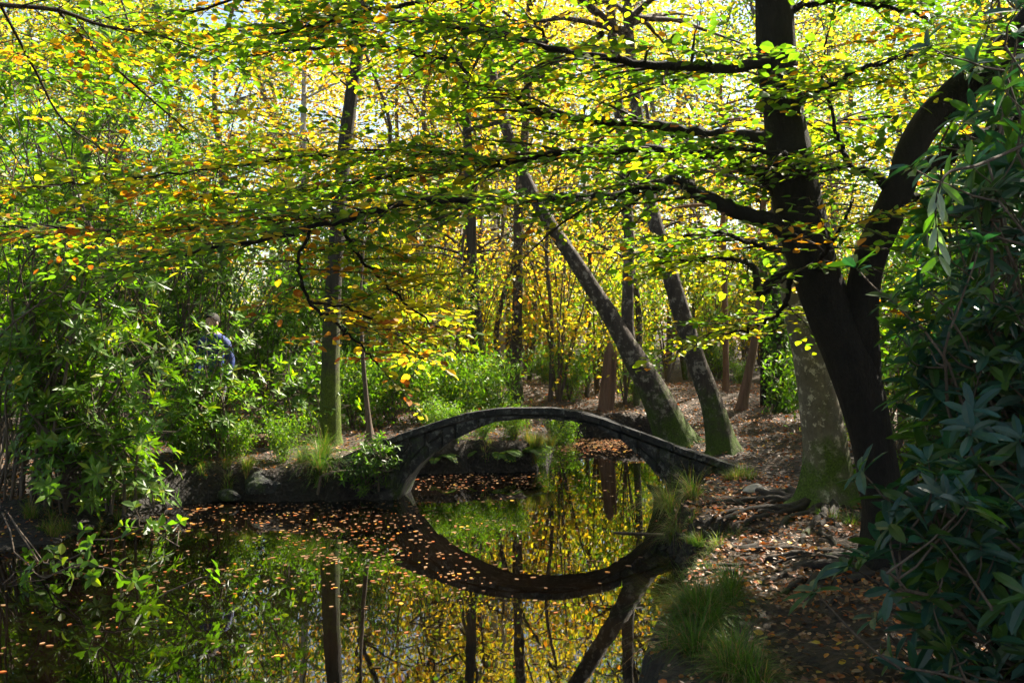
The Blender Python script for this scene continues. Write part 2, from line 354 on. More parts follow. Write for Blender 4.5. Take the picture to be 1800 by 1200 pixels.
def bw(u, w, z): return np.stack([-1.32+u*BC+w*BS, 11-u*BS+w*BC, z], -1)
M_STONE = bark('stone_dark_weathered', (.014, .014, .016), (.07, .07, .072), 9, .16, stretch=1, mtop=1.4, bump=1., patch=(.11, .108, .105))
M_COPE = bark('stone_coping', (.007, .0065, .006), (.024, .022, .02), 12, .34, stretch=1, mtop=1.8, bump=1., mcol=(.03, .045, .01))
br = empty('stone_footbridge', tuple(bw(np.array(1.5), np.array(.5), np.array(0.))), 'low dark stone footbridge arching over the stream', 'bridge')
us = np.unique(np.concatenate([np.linspace(TOP[0, 0], TOP[-1, 0], 90), [UND[0, 0]+.001, UND[-1, 0]-.001, UND[0, 0]-.001, UND[-1, 0]+.001]]))
ws = np.linspace(.025, BW-.025, 7)
T = zt(us)-.095; U = np.minimum(zu(us), T-.03); rows = []
for w in ws: rows.append((w, 0))
sec = [(w, 1.) for w in ws]+[(BW-.025, q) for q in (.75, .5, .25)]+[(w, 0.) for w in ws[::-1]]+[(.025, q) for q in (.25, .5, .75)]
ns = len(sec); V = []
for u, t, un in zip(us, T, U):
    for w, q in sec:
        nz = (float(vnoise(np.array(u*6.), np.array(w*6+q*9.), 9))-.5)*.025
        V.append(bw(np.array(u), np.array(w+nz*(q not in (0., 1.))), np.array(un+(t-un)*q+nz*(q == 0.))))
V = np.array(V); i = np.arange(len(us)-1)[:, None]*ns; j = np.arange(ns)[None]; jn = (j+1) % ns
obj('arch_body', quads_mesh('arch_body', V, np.stack([i+j, i+ns+j, i+ns+jn, i+jn], -1).reshape(-1, 4), M_STONE, False), br)
rs = np.random.RandomState(8)
def block(us4, zs4, w0, w1, mat, name, bev=.012):
    """a stone with a chamfered face: front outline given by four corners"""
    u4 = np.array(us4); z4 = np.array(zs4); cu, cz = u4.mean(), z4.mean(); r = np.array([min(.35, bev/max(.02, np.hypot(a-cu, b-cz))) for a, b in zip(u4, z4)])
    fu, fz = u4+(cu-u4)*r, z4+(cz-z4)*r; s = np.sign(w1-w0)
    ring = [bw(u4, np.full(4, w1), z4), bw(u4, np.full(4, w0+s*bev), z4), bw(fu, w0+rs.uniform(-.006, .006, 4), fz)]
    V = np.vstack(ring); Q = [(4*k+q, 4*k+(q+1) % 4, 4*k+4+(q+1) % 4, 4*k+4+q) for k in range(2) for q in range(4)]+[(8, 9, 10, 11)]
    obj(name, quads_mesh(name, V, Q, mat, False), br)
u = TOP[0, 0]+.03
while u < TOP[-1, 0]-.25:                 # coping stones on both edges, facing stones below them
    w_ = rs.uniform(.12, .5); v = min(u+w_, TOP[-1, 0]-.02); g = .0025
    for (a0, a1, dz_) in ((-.014, .10, 0.), (BW+.014, BW-.10, .05)):
        t0, t1 = zt(u+g)-dz_, zt(v-g)-dz_; j0, j1 = rs.uniform(-.006, .006, 2)
        block((u+g, v-g, v-g, u+g), (t0-.07, t1-.07, t1+j1, t0+j0), a0+rs.uniform(-.008, .008), a1, M_STONE, 'coping_stone', .007)
    u = v
uu = np.linspace(TOP[0, 0], TOP[-1, 0], 130); ww = np.linspace(.10, BW-.10, 15); UU, WW = np.meshgrid(uu, ww, indexing='ij')
ZZ = zt(UU)-.085+(.012+.03*vnoise(UU*7, WW*7, 61)+.015*vnoise(UU*22, WW*22, 62))
ii = np.arange(129)[:, None]*15; jj = np.arange(14)[None]
obj('deck_earth', quads_mesh('deck_earth', bw(UU, WW, ZZ).reshape(-1, 3), np.stack([ii+jj, ii+15+jj, ii+16+jj, ii+jj+1], -1).reshape(-1, 4), bark('mossy_deck_earth', (.006, .005, .004), (.03, .024, .016), 14, .25, (.02, .03, .008), stretch=1, mtop=2.)), br)
u = TOP[0, 0]+.08
while u < TOP[-1, 0]-.2:
    w_ = rs.uniform(.13, .26); v = u+w_
    lo0, lo1 = [max(float(zu(np.array(q))), -.05) for q in (u, v)]; hi0, hi1 = zt(u)-.08, zt(v)-.08
    th = ((hi0-lo0)+(hi1-lo1))/2
    if min(hi0-lo0, hi1-lo1) > .03:
        nr = max(1, int(round(th/.15))); cut = np.linspace(0, 1, nr+1); cut[1:-1] += rs.uniform(-.22, .22, nr-1)/nr
        for q in range(nr):
            g = .008; f0, f1 = cut[q], cut[q+1]; s0 = rs.uniform(-.02, .02, 4) if nr > 1 else np.zeros(4)
            zz = [lo0+(hi0-lo0)*f0+g, lo1+(hi1-lo1)*f0+g, lo1+(hi1-lo1)*f1-g, lo0+(hi0-lo0)*f1-g]
            for (a0, a1) in ((-.012+rs.uniform(-.008, .008), .05), (BW+.012, BW-.05)):
                block((u+g+abs(s0[0]), v-g-abs(s0[1]), v-g-abs(s0[2]), u+g+abs(s0[3])), zz, a0, a1, M_STONE, 'facing_stone', .016)
    u = v

# ------------------------------------------------------------------ the beech whose limbs span the stream
def W(wpx, Y): return wpx/2/F*Y
beech = empty('beech_tree', tuple(P(1550, 985, 6.3)), 'dark forked beech on the path edge, its low limbs spanning the whole stream', 'tree')
def limb_px(q): return [P(a, b, y) for a, b, y, w in q], [W(w, y) for a, b, y, w in q]
TR = [(1560, 1015, 6.3, 96), (1556, 950, 6.3, 74), (1551, 880, 6.3, 68), (1533, 780, 6.3, 70), (1515, 700, 6.3, 78), (1489, 620, 6.3, 80), (1460, 550, 6.3, 80), (1434, 480, 6.3, 78),
      (1412, 400, 6.3, 84), (1392, 300, 6.3, 82), (1378, 200, 6.3, 70), (1366, 100, 6.3, 70), (1361, 0, 6.3, 66), (1352, -180, 6.3, 58), (1370, -420, 6.4, 44), (1350, -750, 6.5, 26), (1360, -1000, 6.5, 10)]
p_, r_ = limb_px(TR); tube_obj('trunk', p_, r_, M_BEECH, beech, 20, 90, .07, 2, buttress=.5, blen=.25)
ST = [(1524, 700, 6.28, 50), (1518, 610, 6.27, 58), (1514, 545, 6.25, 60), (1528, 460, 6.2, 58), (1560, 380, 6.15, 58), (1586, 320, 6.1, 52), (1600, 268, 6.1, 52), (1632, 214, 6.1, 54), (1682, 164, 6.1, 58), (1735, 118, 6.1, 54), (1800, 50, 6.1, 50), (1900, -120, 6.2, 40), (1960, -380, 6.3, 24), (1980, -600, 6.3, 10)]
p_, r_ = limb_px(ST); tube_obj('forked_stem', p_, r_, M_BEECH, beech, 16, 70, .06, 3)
LIMBS = [  # px, py, distance, width in px; leafy from fraction; colour mix
 ([(1425, 428, 6.3, 40), (1370, 398, 6.2, 30), (1300, 372, 6.1, 26), (1240, 345, 6.0, 24), (1190, 318, 5.95, 20), (1150, 330, 5.9, 16), (1080, 345, 5.9, 15), (980, 346, 5.85, 14), (870, 352, 5.8, 13), (770, 350, 5.75, 12), (690, 362, 5.7, 11), (600, 388, 5.6, 9), (500, 412, 5.5, 8), (380, 435, 5.4, 6), (250, 455, 5.3, 4)], .22, 'g'),
 ([(690, 362, 5.7, 9), (600, 380, 6.0, 8), (500, 385, 6.3, 7), (380, 400, 6.6, 6), (230, 405, 6.8, 5), (90, 400, 6.9, 4), (-40, 395, 7, 3)], .1, 'go'),
 ([(1375, 335, 6.3, 34), (1320, 297, 6.4, 24), (1250, 272, 6.5, 20), (1130, 262, 6.6, 17), (1000, 270, 6.7, 14), (890, 285, 6.8, 11), (760, 300, 6.9, 9), (620, 322, 7, 7), (470, 340, 7.1, 6), (320, 345, 7.1, 4)], .15, 'g'),
 ([(890, 285, 6.8, 8), (780, 270, 6.5, 7), (650, 265, 6.3, 6), (500, 280, 6.2, 5), (340, 300, 6.2, 4), (180, 320, 6.2, 3), (40, 330, 6.2, 3)], .0, 'gy'),
 ([(1374, 240, 6.3, 26), (1250, 236, 6.8, 20), (1150, 220, 7, 18), (1040, 210, 7.1, 16), (960, 200, 7.2, 15), (900, 170, 7.2, 14), (850, 150, 7.2, 12), (800, 108, 7.2, 11), (720, 92, 7.2, 9), (640, 80, 7.2, 7), (500, 90, 7.2, 5), (380, 105, 7.2, 4)], .2, 'gy'),
 ([(915, 172, 7.2, 8), (940, 130, 7.2, 7), (958, 70, 7.2, 6), (925, 25, 7.2, 4)], .2, 'gy'),
 ([(1366, 110, 6.3, 24), (1250, 120, 5.9, 18), (1120, 110, 5.7, 14), (1000, 90, 5.7, 11), (880, 60, 5.7, 9), (740, 40, 5.7, 7), (600, 40, 5.7, 5), (480, 60, 5.7, 4)], .12, 'g'),
 ([(1362, 0, 6.3, 28), (1220, -40, 6.8, 20), (1050, -40, 7.2, 15), (880, -20, 7.4, 11), (700, 10, 7.5, 8), (520, 40, 7.5, 6), (350, 60, 7.5, 4)], .15, 'y'),
 ([(1357, -90, 6.3, 28), (1200, -120, 5.8, 20), (1000, -110, 5.6, 14), (800, -70, 5.5, 10), (600, -30, 5.5, 7), (420, 0, 5.6, 5), (280, 30, 5.7, 4)], .15, 'go'),
 ([(1578, 340, 6.12, 20), (1520, 300, 6.1, 15), (1470, 292, 6.1, 13), (1430, 292, 6.05, 13), (1380, 270, 6.0, 10), (1270, 262, 6.0, 7), (1180, 240, 6, 5)], .35, 'g'),
 ([(1500, 300, 6.1, 12), (1480, 262, 6.1, 9), (1462, 200, 6.1, 6), (1450, 130, 6.1, 4), (1455, 60, 6.1, 3)], .2, 'g'),
 ([(1378, 190, 6.3, 16), (1440, 160, 6.0, 10), (1520, 120, 5.8, 8), (1600, 100, 5.7, 5), (1680, 95, 5.6, 4)], .2, 'g'),
 ([(1380, 210, 6.3, 14), (1440, 215, 6.8, 10), (1510, 210, 7.1, 7), (1600, 200, 7.3, 5)], .15, 'gy'),
 ([(1362, 30, 6.3, 16), (1450, 0, 6.2, 10), (1540, 10, 6.1, 8), (1640, 30, 6, 5)], .15, 'g'),
 ([(1400, 470, 6.35, 24), (1365, 490, 6.5, 19), (1336, 512, 6.6, 15), (1325, 470, 6.8, 10), (1290, 455, 7, 7), (1220, 455, 7.2, 5), (1150, 465, 7.3, 4)], .5, 'y'),
 ([(1392, 480, 6.4, 12), (1376, 540, 6.6, 8), (1330, 572, 6.8, 6), (1265, 590, 7, 4)], .3, 'y'),
 ([(1380, 440, 6.4, 12), (1330, 430, 6.7, 9), (1260, 410, 7, 7), (1180, 420, 7.3, 5)], .2, 'gy'),
 ([(545, 405, 5.6, 6), (525, 470, 5.9, 6), (545, 530, 6.1, 6), (590, 570, 6.2, 5), (630, 605, 6.3, 4), (665, 640, 6.4, 3)], .15, 'o'),
 ([(600, 385, 5.6, 6), (620, 440, 6.2, 6), (680, 500, 6.5, 5), (745, 560, 6.7, 4), (790, 580, 6.8, 3)], .2, 'y'),
 ([(545, 530, 6.1, 5), (620, 545, 6.4, 4), (690, 585, 6.6, 4), (745, 630, 6.7, 3)], .1, 'yo'),
 ([(1592, 300, 6.1, 26), (1650, 285, 6.3, 24), (1705, 246, 6.4, 22), (1780, 215, 6.5, 18), (1860, 160, 6.5, 12)], .45, 'g'),
 ([(1550, 520, 6.2, 10), (1580, 540, 6.5, 7), (1630, 560, 6.8, 6), (1690, 590, 7, 4)], .2, 'gy'),
 ([(1590, 330, 6.1, 14), (1620, 360, 6.4, 9), (1660, 420, 6.6, 7), (1720, 450, 6.8, 5)], .2, 'gy'),
 ([(1440, 475, 6.2, 12), (1450, 440, 5.9, 9), (1480, 400, 5.8, 7), (1500, 350, 5.75, 4)], .2, 'g'),
 # limbs above the picture that carry on the crown
 ([(1355, -200, 6.3, 36), (1150, -330, 6.8, 24), (900, -380, 7.2, 14), (650, -380, 7.4, 7)], .15, 'gy'),
 ([(1365, -350, 6.4, 32), (1500, -480, 5.6, 22), (1650, -560, 5.0, 12)], .15, 'g'),
 ([(1360, -420, 6.4, 30), (1300, -560, 5.0, 20), (1200, -620, 4.2, 10)], .15, 'g'),
 ([(1355, -600, 6.4, 24), (1150, -760, 6.8, 14), (900, -850, 7, 8)], .1, 'y'),
 ([(1940, -300, 6.2, 26), (2100, -400, 6.4, 18), (2300, -480, 6.6, 8)], .1, 'g'),
 ([(1960, -400, 6.2, 22), (1850, -600, 5.6, 14), (1700, -720, 5.2, 8)], .1, 'g'),
]
MIX = {'g': {GR: 4.5, LG: 7, YG: 2.8, YE: .7, OR: .8, GO: .6, RU: .2}, 'gy': {GR: 2, LG: 5, YG: 4.5, YE: 2.4, GO: 1.2, OR: 1.2, RU: .3}, 'y': {LG: 3.5, YG: 5, YE: 3, GO: 1.2, OR: .9, GR: 1},
       'go': {GR: 3.5, LG: 5, YG: 3.5, GO: 1.5, OR: 2.4, YE: 1.2, RU: .6}, 'o': {YG: 2, YE: 3, GO: 3.5, OR: 4, LG: 1, RU: .8}, 'yo': {YG: 3, YE: 4, GO: 2.5, OR: 1.5, LG: 1}}
rs = np.random.RandomState(11); bl = Leaves(); tw = Tubes()
def spray(path, rad, t0, mixk, lv, tubes, rs, spacing=.074, blen=(.45, 1.15), lsize=(.054, .084), tilt=.4, droop=.16, dens=1.0):
    """flat layered sprays of leaves either side of a limb, the way beech carries them"""
    p = np.asarray(path); seg = np.linalg.norm(np.diff(p, axis=0), axis=1); Ls = np.concatenate([[0], np.cumsum(seg)]); tot = Ls[-1]
    s = t0*tot; side = 1
    def at(s_): return np.array([np.interp(s_, Ls, p[:, q]) for q in range(3)])
    while s < tot:
        f = s/tot; o = at(s); tg = unit(at(min(s+.05, tot))-at(max(s-.05, 0))); side = -side
        hz = unit(np.array([tg[0], tg[1], 0])+1e-6); sd = np.array([-hz[1], hz[0], 0])*side
        last = s+spacing >= tot
        ang = rs.uniform(.5, 1.25)
        d = unit(hz*math.cos(ang)+sd*math.sin(ang)+np.array([0, 0, rs.normal(.04, .22)])) if not last else tg
        ln = rs.uniform(*blen)*(1-.45*f)
        n = 7; q = np.linspace(0, 1, n)[:, None]
        bp = o+d*ln*q+np.array([0, 0, -droop*ln])*q**2+np.cumsum(rs.normal(0, .012, (n, 3)), 0)*ln
        rr = np.interp(s, Ls, rad)*.42; tubes.add(bp, np.linspace(max(.0035, min(rr, .012)), .0015, n), 4, cap=False)
        mk = pick(rs, MIX[mixk], 1)[0]; local = dict(MIX[mixk]); local[mk] = local[mk]+sum(MIX[mixk].values())*.9
        r2 = .03; sg = 1
        while r2 < ln:
            g = r2/ln; bo = np.array([np.interp(g, q[:, 0], bp[:, k]) for k in range(3)]); bt = unit(bp[-1]-bp[0]); sg = -sg
            bsd = unit(np.cross(np.array([0, 0, 1.]), bt))*sg
            tl = rs.uniform(.12, .34)*(1-.55*g)+.03
            td = unit(bt*rs.uniform(.5, 1.0)+bsd*rs.uniform(.6, 1)+np.array([0, 0, rs.normal(0, .12)]))
            tp = bo+td*tl*np.linspace(0, 1, 4)[:, None]+np.array([0, 0, -.08*tl])*np.linspace(0, 1, 4)[:, None]**2
            if tl > .1: tubes.add(tp, np.linspace(.002, .0009, 4), 3, cap=False)
            m = max(2, int(tl/.042*dens)); tt = np.linspace(.12, 1, m)[:, None]
            lo = bo+td*tl*tt; sgn = np.where(np.arange(m) % 2, 1, -1)[:, None]; sgn[-1] = 0
            ld = unit(td*.75+bsd*0+np.cross(np.array([0, 0, 1.]), td)*sgn*rs.uniform(.5, 1.0, (m, 1))+rs.normal(0, .16, (m, 3)))
            nn = unit(np.array([0, 0, 1.])+rs.normal(0, tilt, (m, 3)))
            lv.add(lo, ld, nn, rs.uniform(*lsize, m)*rs.choice([1, 1, .9, .75], m), pick(rs, local, m))
            r2 += rs.uniform(.05, .09)
        s += spacing*rs.uniform(.6, 1.4)
for k, (q, t0, mk) in enumerate(LIMBS):
    p_, r_ = limb_px(q); n = 12*len(q)//2+8; pp = catmull(p_, n); rr = np.interp(np.linspace(0, 1, n), np.linspace(0, 1, len(r_)), r_)
    pp[1:-1] += np.random.RandomState(k).normal(0, .008, (n-2, 3))
    t = Tubes(); t.add(pp, np.maximum(rr, .003), 10 if rr[0] > .03 else 7, .08, k); obj('limb', t.mesh('limb', M_BEECH), beech)
    if mk in ('o', 'yo') or k == 18: spray(pp, rr, t0, mk, bl, tw, rs, .085, (.3, .8))
    elif k in (7, 8) or k > 23: spray(pp, rr, t0, mk, bl, tw, rs, .115)
    else: spray(pp, rr, t0, mk, bl, tw, rs)
tag(obj('twigs', tw.mesh('twigs', M_TWIG), beech), kind='stuff')
build_leaves(bl, beech, PR_BEECH, M_LEAF, 'beech', 300)
print('beech leaves', sum(len(q[0]) for q in bl.a))
ob = empty('overhanging_branch', tuple(P(-60, -5, 5.4)), 'dark overhanging branch with green and orange leaves entering above the rhododendrons', 'branch'); bl2 = Leaves(); tw2 = Tubes()
for q in ([(-60, -5, 5.4, 12), (0, 8, 5.5, 9), (100, 18, 5.6, 8), (180, 45, 5.7, 6), (270, 60, 5.8, 4), (360, 90, 5.9, 2)], [(100, 18, 5.6, 6), (170, 90, 6.2, 5), (260, 170, 6.6, 4), (330, 230, 6.9, 2)], [(0, 8, 5.5, 6), (60, 120, 6.2, 5), (110, 210, 6.6, 4), (190, 270, 6.8, 2)]):
    p_, r_ = limb_px(q); pp = catmull(p_, 24); rr = np.interp(np.linspace(0, 1, 24), np.linspace(0, 1, len(r_)), r_); t = Tubes(); t.add(pp, rr, 7, .06, 5); obj('limb', t.mesh('limb', M_TWIG), ob)
    spray(pp, rr, .2, 'go', bl2, tw2, rs, .1, (.3, .9))
tag(obj('twigs', tw2.mesh('twigs', M_TWIG), ob), kind='stuff'); build_leaves(bl2, ob, PR_BEECH, M_LEAF, 'beech', 200)
# roots over the path
def root_path(px0, px1, rs, lift, r0):
    n = 14; q = np.linspace(0, 1, n)[:, None]; a = np.array(px0, float); b = np.array(px1, float); d = b-a; nrm = np.array([-d[1], d[0]])
    xy = a+d*q+nrm*(np.sin(q*math.pi*rs.uniform(1, 2.5)+rs.uniform(0, 3))-0)*rs.uniform(.03, .1)*np.sin(q*math.pi)
    rad = np.linspace(r0, r0*.35, n); z = ground_z(xy[:, 0], xy[:, 1])+rad*lift*(.8+.5*np.sin(q[:, 0]*9+rs.uniform(0, 6)))-.3*rad
    z[-1] -= rad[-1]*2; z[0] -= .0
    return np.column_stack([xy, z]), rad
rs = np.random.RandomState(21); bx, by = beech.location.x, beech.location.y
for k in range(11):
    an = math.radians(95+170*(k+rs.uniform(.1, .9))/11); ln = rs.uniform(.5, 1.5); s = np.array([bx+.08*math.cos(an), by+.08*math.sin(an)])
    e_ = np.array([bx+ln*math.cos(an), by+ln*.9*math.sin(an)])
    if stream_dist(e_[0:1], e_[1:2])[0] < .05: e_ = s+(e_-s)*.6
    p_, r_ = root_path(s, e_, rs, .7, rs.uniform(.022, .05)); tube_obj('root', p_, r_, M_ROOT, beech, 8, None, .15, k)

# ------------------------------------------------------------------ other near trees
def crown_leaves(rs, base, top, spread, n_br, n_leaf, mix, size, tubes, flat=.55, lean=(0, 0), r0=.05):
    """branches from a stem between two points, leaf clumps on them"""
    lv = Leaves(); base = np.array(base, float); top = np.array(top, float); cl = []
    for k in range(n_br):
        f = rs.uniform(0, 1); o = base+(top-base)*f; an = rs.uniform(0, 2*math.pi); ln = spread*(1-.55*f)*rs.uniform(.5, 1.1)
        d = np.array([math.cos(an), math.sin(an), rs.uniform(.05, .75)]); n = 7; q = np.linspace(0, 1, n)[:, None]
        bp = o+d*ln*q+np.array([0, 0, -.25*ln])*q**2+np.cumsum(rs.normal(0, .05*ln/2, (n, 3)), 0)*.5
        tubes.add(bp, np.linspace(r0*(1-.6*f), .006, n), 5, cap=False)
        for t in rs.uniform(.3, 1.05, 7):
            c = bp[min(n-1, int(t*(n-1)))]+rs.normal(0, .22*spread/2, 3)*np.array([1, 1, .6]); cl.append(c)
    cl = np.array(cl); ci = rs.randint(0, len(cl), n_leaf); w = rs.uniform(.15, .42, len(cl))*spread/2.2
    O = cl[ci]+rs.normal(0, 1, (n_leaf, 3))*w[ci][:, None]*np.array([1, 1, flat])
    ctab = pick(rs, mix, len(cl)); C = np.where(rs.rand(n_leaf) < .5, ctab[ci], pick(rs, mix, n_leaf))
    lv.add(O, unit(rs.normal(0, 1, (n_leaf, 3))*np.array([1, 1, .45])), unit(rs.normal(0, .6, (n_leaf, 3))+np.array([0, 0, .9])), rs.uniform(*size, n_leaf), C)
    return lv
def simple_tree(name, label, stems, mat, crown=None, group=None, seed=0, cat='tree', sides=14, buttress=.4, ws=1.):
    rs = np.random.RandomState(seed); s0 = stems[0][0]; b = P(*s0[:3])
    t = empty(name, tuple(b), label, cat, group)
    for k, st in enumerate(stems):
        p_, r_ = limb_px(st); r_ = [q*ws for q in r_]; tube_obj('trunk' if k == 0 else 'stem', p_, r_, mat, t, sides, 14+4*len(st), .07, seed+k, buttress=buttress if k == 0 else 0, blen=.22)
    if crown:
        tb = Tubes(); c = dict(crown); lv = crown_leaves(rs, c['base'], c['top'], c['spread'], c.get('br', 22), c['n'], c['mix'], c.get('size', (.06, .095)), tb)
        tag(obj('branches', tb.mesh('branches', mat), t), kind='stuff'); o = build_leaves(lv, t, PR_FAR if c.get('far', 1) else PR_SIMPLE, M_FAR, 'far', 0, 'crown', seed)
    return t
YEL = {YG: 2, YE: 5, GO: 3, LG: 1, OR: .7}; YGR = {LG: 2, YG: 4, YE: 3, GO: 1, GR: .8}; GRN = {GR: 4, LG: 4, DG: 1, YG: 1}
def T3(px, py, Y): return P(px, py, Y)
birch = simple_tree('birch_tree', 'mottled grey trunk with mossy flared foot standing behind the dark forked tree',
  [[(1452, 905, 8.4, 120), (1455, 870, 8.4, 92), (1453, 800, 8.4, 78), (1440, 700, 8.4, 68), (1422, 610, 8.4, 60), (1404, 530, 8.4, 54), (1392, 430, 8.4, 48), (1382, 300, 8.4, 44), (1372, 100, 8.4, 40), (1350, -200, 8.5, 34), (1330, -600, 8.6, 22), (1320, -900, 8.7, 8)]],
  M_BIRCH, dict(base=T3(1352, -200, 8.5), top=T3(1320, -850, 8.7), spread=2.3, n=1500, mix=YGR), seed=31, buttress=.5)
for k in range(22):
    an = math.radians(rs.uniform(110, 290)); ln = rs.uniform(.6, 1.8); c0 = np.array(birch.location[:2]); d = np.array([math.cos(an), math.sin(an)])
    e_ = c0+d*ln
    if stream_dist(e_[0:1], e_[1:2])[0] < .05: e_ = c0+d*ln*.55
    p_, r_ = root_path(c0+d*.13, e_, rs, .95, rs.uniform(.03, .055)); tube_obj('root', p_, r_, M_ROOT, birch, 8, None, .15, 40+k)
simple_tree('twin_stemmed_tree', 'leaning tree with a second upright stem rising behind the bridge end',
  [[(1192, 792, 12.9, 130), (1183, 765, 12.9, 96), (1150, 690, 12.9, 74), (1102, 605, 12.9, 50), (1060, 535, 12.9, 42), (1010, 458, 12.9, 36), (952, 370, 12.9, 31), (905, 270, 13, 27), (870, 150, 13, 24), (845, 0, 13, 20), (830, -200, 13, 14), (825, -350, 13, 5)],
   [(1118, 640, 12.9, 34), (1105, 590, 12.95, 30), (1104, 500, 13, 27), (1106, 420, 13, 26), (1098, 300, 13, 26), (1086, 180, 13, 25), (1076, 60, 13, 24), (1070, -60, 13, 21), (1060, -250, 13, 15), (1055, -420, 13, 5)]],
  M_LEAN, dict(base=T3(1060, 60, 13), top=T3(930, -420, 13), spread=2.6, n=1700, mix=YEL), seed=33, ws=0.72)
simple_tree('leaning_tree', 'single leaning trunk with mossy foot where the path meets the bridge',
  [[(1272, 806, 11.9, 80), (1268, 780, 11.9, 60), (1252, 710, 11.9, 48), (1226, 640, 11.9, 43), (1195, 540, 11.9, 37), (1165, 440, 11.9, 32), (1140, 340, 12, 28), (1120, 200, 12, 25), (1105, 50, 12, 20), (1100, -150, 12, 13), (1100, -300, 12, 5)]],
  M_LEAN, dict(base=T3(1110, 80, 12), top=T3(1100, -300, 12), spread=2.2, n=1400, mix=YEL), seed=35, ws=0.84)
simple_tree('mossy_tree', 'straight trunk with bright green moss beside the leaf shrub on the far bank',
  [[(580, 792, 12.6, 62), (580, 765, 12.6, 44), (581, 680, 12.6, 39), (582, 600, 12.6, 36), (588, 480, 12.6, 32), (600, 320, 12.7, 29), (616, 180, 12.7, 27), (634, 50, 12.7, 24), (645, -100, 12.7, 20), (660, -350, 12.7, 8)]],
  M_MOSSY, dict(base=T3(636, 60, 12.7), top=T3(660, -350, 12.7), spread=2.3, n=1400, mix=YGR), seed=37, ws=0.86)
simple_tree('slender_tree', 'upright dark trunk just behind the crown of the bridge',
  [[(846, 722, 17.5, 40), (845, 700, 17.5, 29), (840, 600, 17.5, 25), (831, 480, 17.5, 22), (827, 360, 17.5, 20), (820, 200, 17.5, 18), (815, 0, 17.5, 14), (812, -200, 17.5, 5)]],
  M_MOSSY, dict(base=T3(820, 240, 17.5), top=T3(812, -200, 17.5), spread=2.6, n=1500, mix=YEL), seed=39, ws=0.85)
simple_tree('brown_tree', 'warm brown trunk with a slanting side stem behind the bridge crown',
  [[(906, 716, 18.3, 40), (907, 690, 18.3, 27), (908, 600, 18.3, 23), (911, 480, 18.3, 20), (912, 350, 18.3, 19), (925, 200, 18.3, 16), (930, 0, 18.3, 11), (930, -150, 18.3, 4)],
   [(905, 690, 18.3, 18), (885, 650, 18.3, 15), (872, 590, 18.3, 12), (890, 500, 18.3, 9), (920, 420, 18.3, 7), (950, 370, 18.3, 4)]],
  M_LEAN, dict(base=T3(925, 200, 18.3), top=T3(930, -150, 18.3), spread=2.5, n=1500, mix=YEL), seed=41, ws=0.85)
simple_tree('broken_stump', 'tall reddish broken stump with shredded bark beyond the stream', [[(1062, 742, 17.6, 38), (1064, 715, 17.6, 28), (1067, 670, 17.6, 24), (1071, 620, 17.6, 20), (1073, 604, 17.6, 9)], [(1074, 725, 17.55, 12), (1078, 680, 17.55, 10), (1082, 630, 17.55, 6), (1083, 615, 17.55, 2)]], M_RED, seed=43, ws=0.85, cat='stump')
simple_tree('pale_birch', 'thin white barked birch glimpsed between trunks above the bridge', [[(866, 690, 24, 15), (867, 560, 24, 14), (868, 420, 24, 12), (868, 300, 24, 11), (866, 100, 24, 9), (862, -60, 24, 3)]], M_WHITE, dict(base=T3(868, 250, 24), top=T3(862, -60, 24), spread=2.6, n=1400, mix=YEL), seed=45)
simple_tree('sapling', 'thin bare sapling rising beside the bridge end on the far bank', [[(651, 778, 12.0, 16), (648, 740, 12, 10), (642, 680, 12, 8), (637, 610, 12, 7), (634, 520, 12.1, 5), (640, 430, 12.1, 3)]], M_STEM, seed=47)
simple_tree('path_sapling', 'thin straight pole tree standing by the far path', [[(1275, 724, 19, 15), (1276, 660, 19, 11), (1275, 570, 19, 10), (1272, 420, 19, 9), (1268, 250, 19, 7), (1268, 80, 19, 3)]], M_RED, dict(base=T3(1272, 380, 19), top=T3(1268, 80, 19), spread=2.2, n=1100, mix=YEL), seed=49)
simple_tree('slanting_tree', 'reddish trunk slanting rightward above the leafy far path', [[(1298, 752, 16.4, 30), (1305, 710, 16.4, 19), (1315, 660, 16.4, 16), (1326, 600, 16.4, 14), (1338, 500, 16.4, 12), (1342, 350, 16.4, 9), (1340, 200, 16.4, 4)]], M_RED, dict(base=T3(1338, 450, 16.4), top=T3(1340, 150, 16.4), spread=2., n=1100, mix=YEL), seed=51)
simple_tree('dark_pole_tree', 'dark straight trunk beside the ivy clad one on the far path', [[(1346, 748, 16.8, 26), (1346, 710, 16.8, 19), (1344, 600, 16.8, 16), (1342, 450, 16.8, 13), (1340, 250, 16.8, 9), (1340, 60, 16.8, 3)]], M_BEECH, dict(base=T3(1342, 380, 16.8), top=T3(1340, 60, 16.8), spread=2., n=1100, mix=YGR), seed=53)
ivy = simple_tree('ivy_clad_tree', 'trunk wrapped in green ivy at the edge of the far path', [[(1376, 760, 15.8, 42), (1374, 720, 15.8, 28), (1370, 600, 15.8, 24), (1366, 450, 15.8, 20), (1360, 250, 15.8, 14), (1358, 50, 15.8, 4)]], M_LEAN, dict(base=T3(1366, 400, 15.8), top=T3(1358, 50, 15.8), spread=2., n=1100, mix=YGR), seed=55)
lv = Leaves(); n = 1500; f = rs.rand(n); an = rs.uniform(0, 6.28, n); axis = np.array([P(1374-14*q, 740-330*q, 15.8) for q in f])
lv.add(axis+np.stack([np.cos(an), np.sin(an), np.zeros(n)], -1)*rs.uniform(.1, .28, (n, 1)), unit(rs.normal(0, 1, (n, 3))-[0, 0, .8]), unit(np.stack([np.cos(an), np.sin(an), np.full(n, .5)], -1)+rs.normal(0, .4, (n, 3))), rs.uniform(.06, .1, n), pick(rs, {GR: 3, LG: 3, DG: 2}, n))
build_leaves(lv, ivy, PR_SIMPLE, M_RHODO, 'ivy', 0, 'ivy', 3)

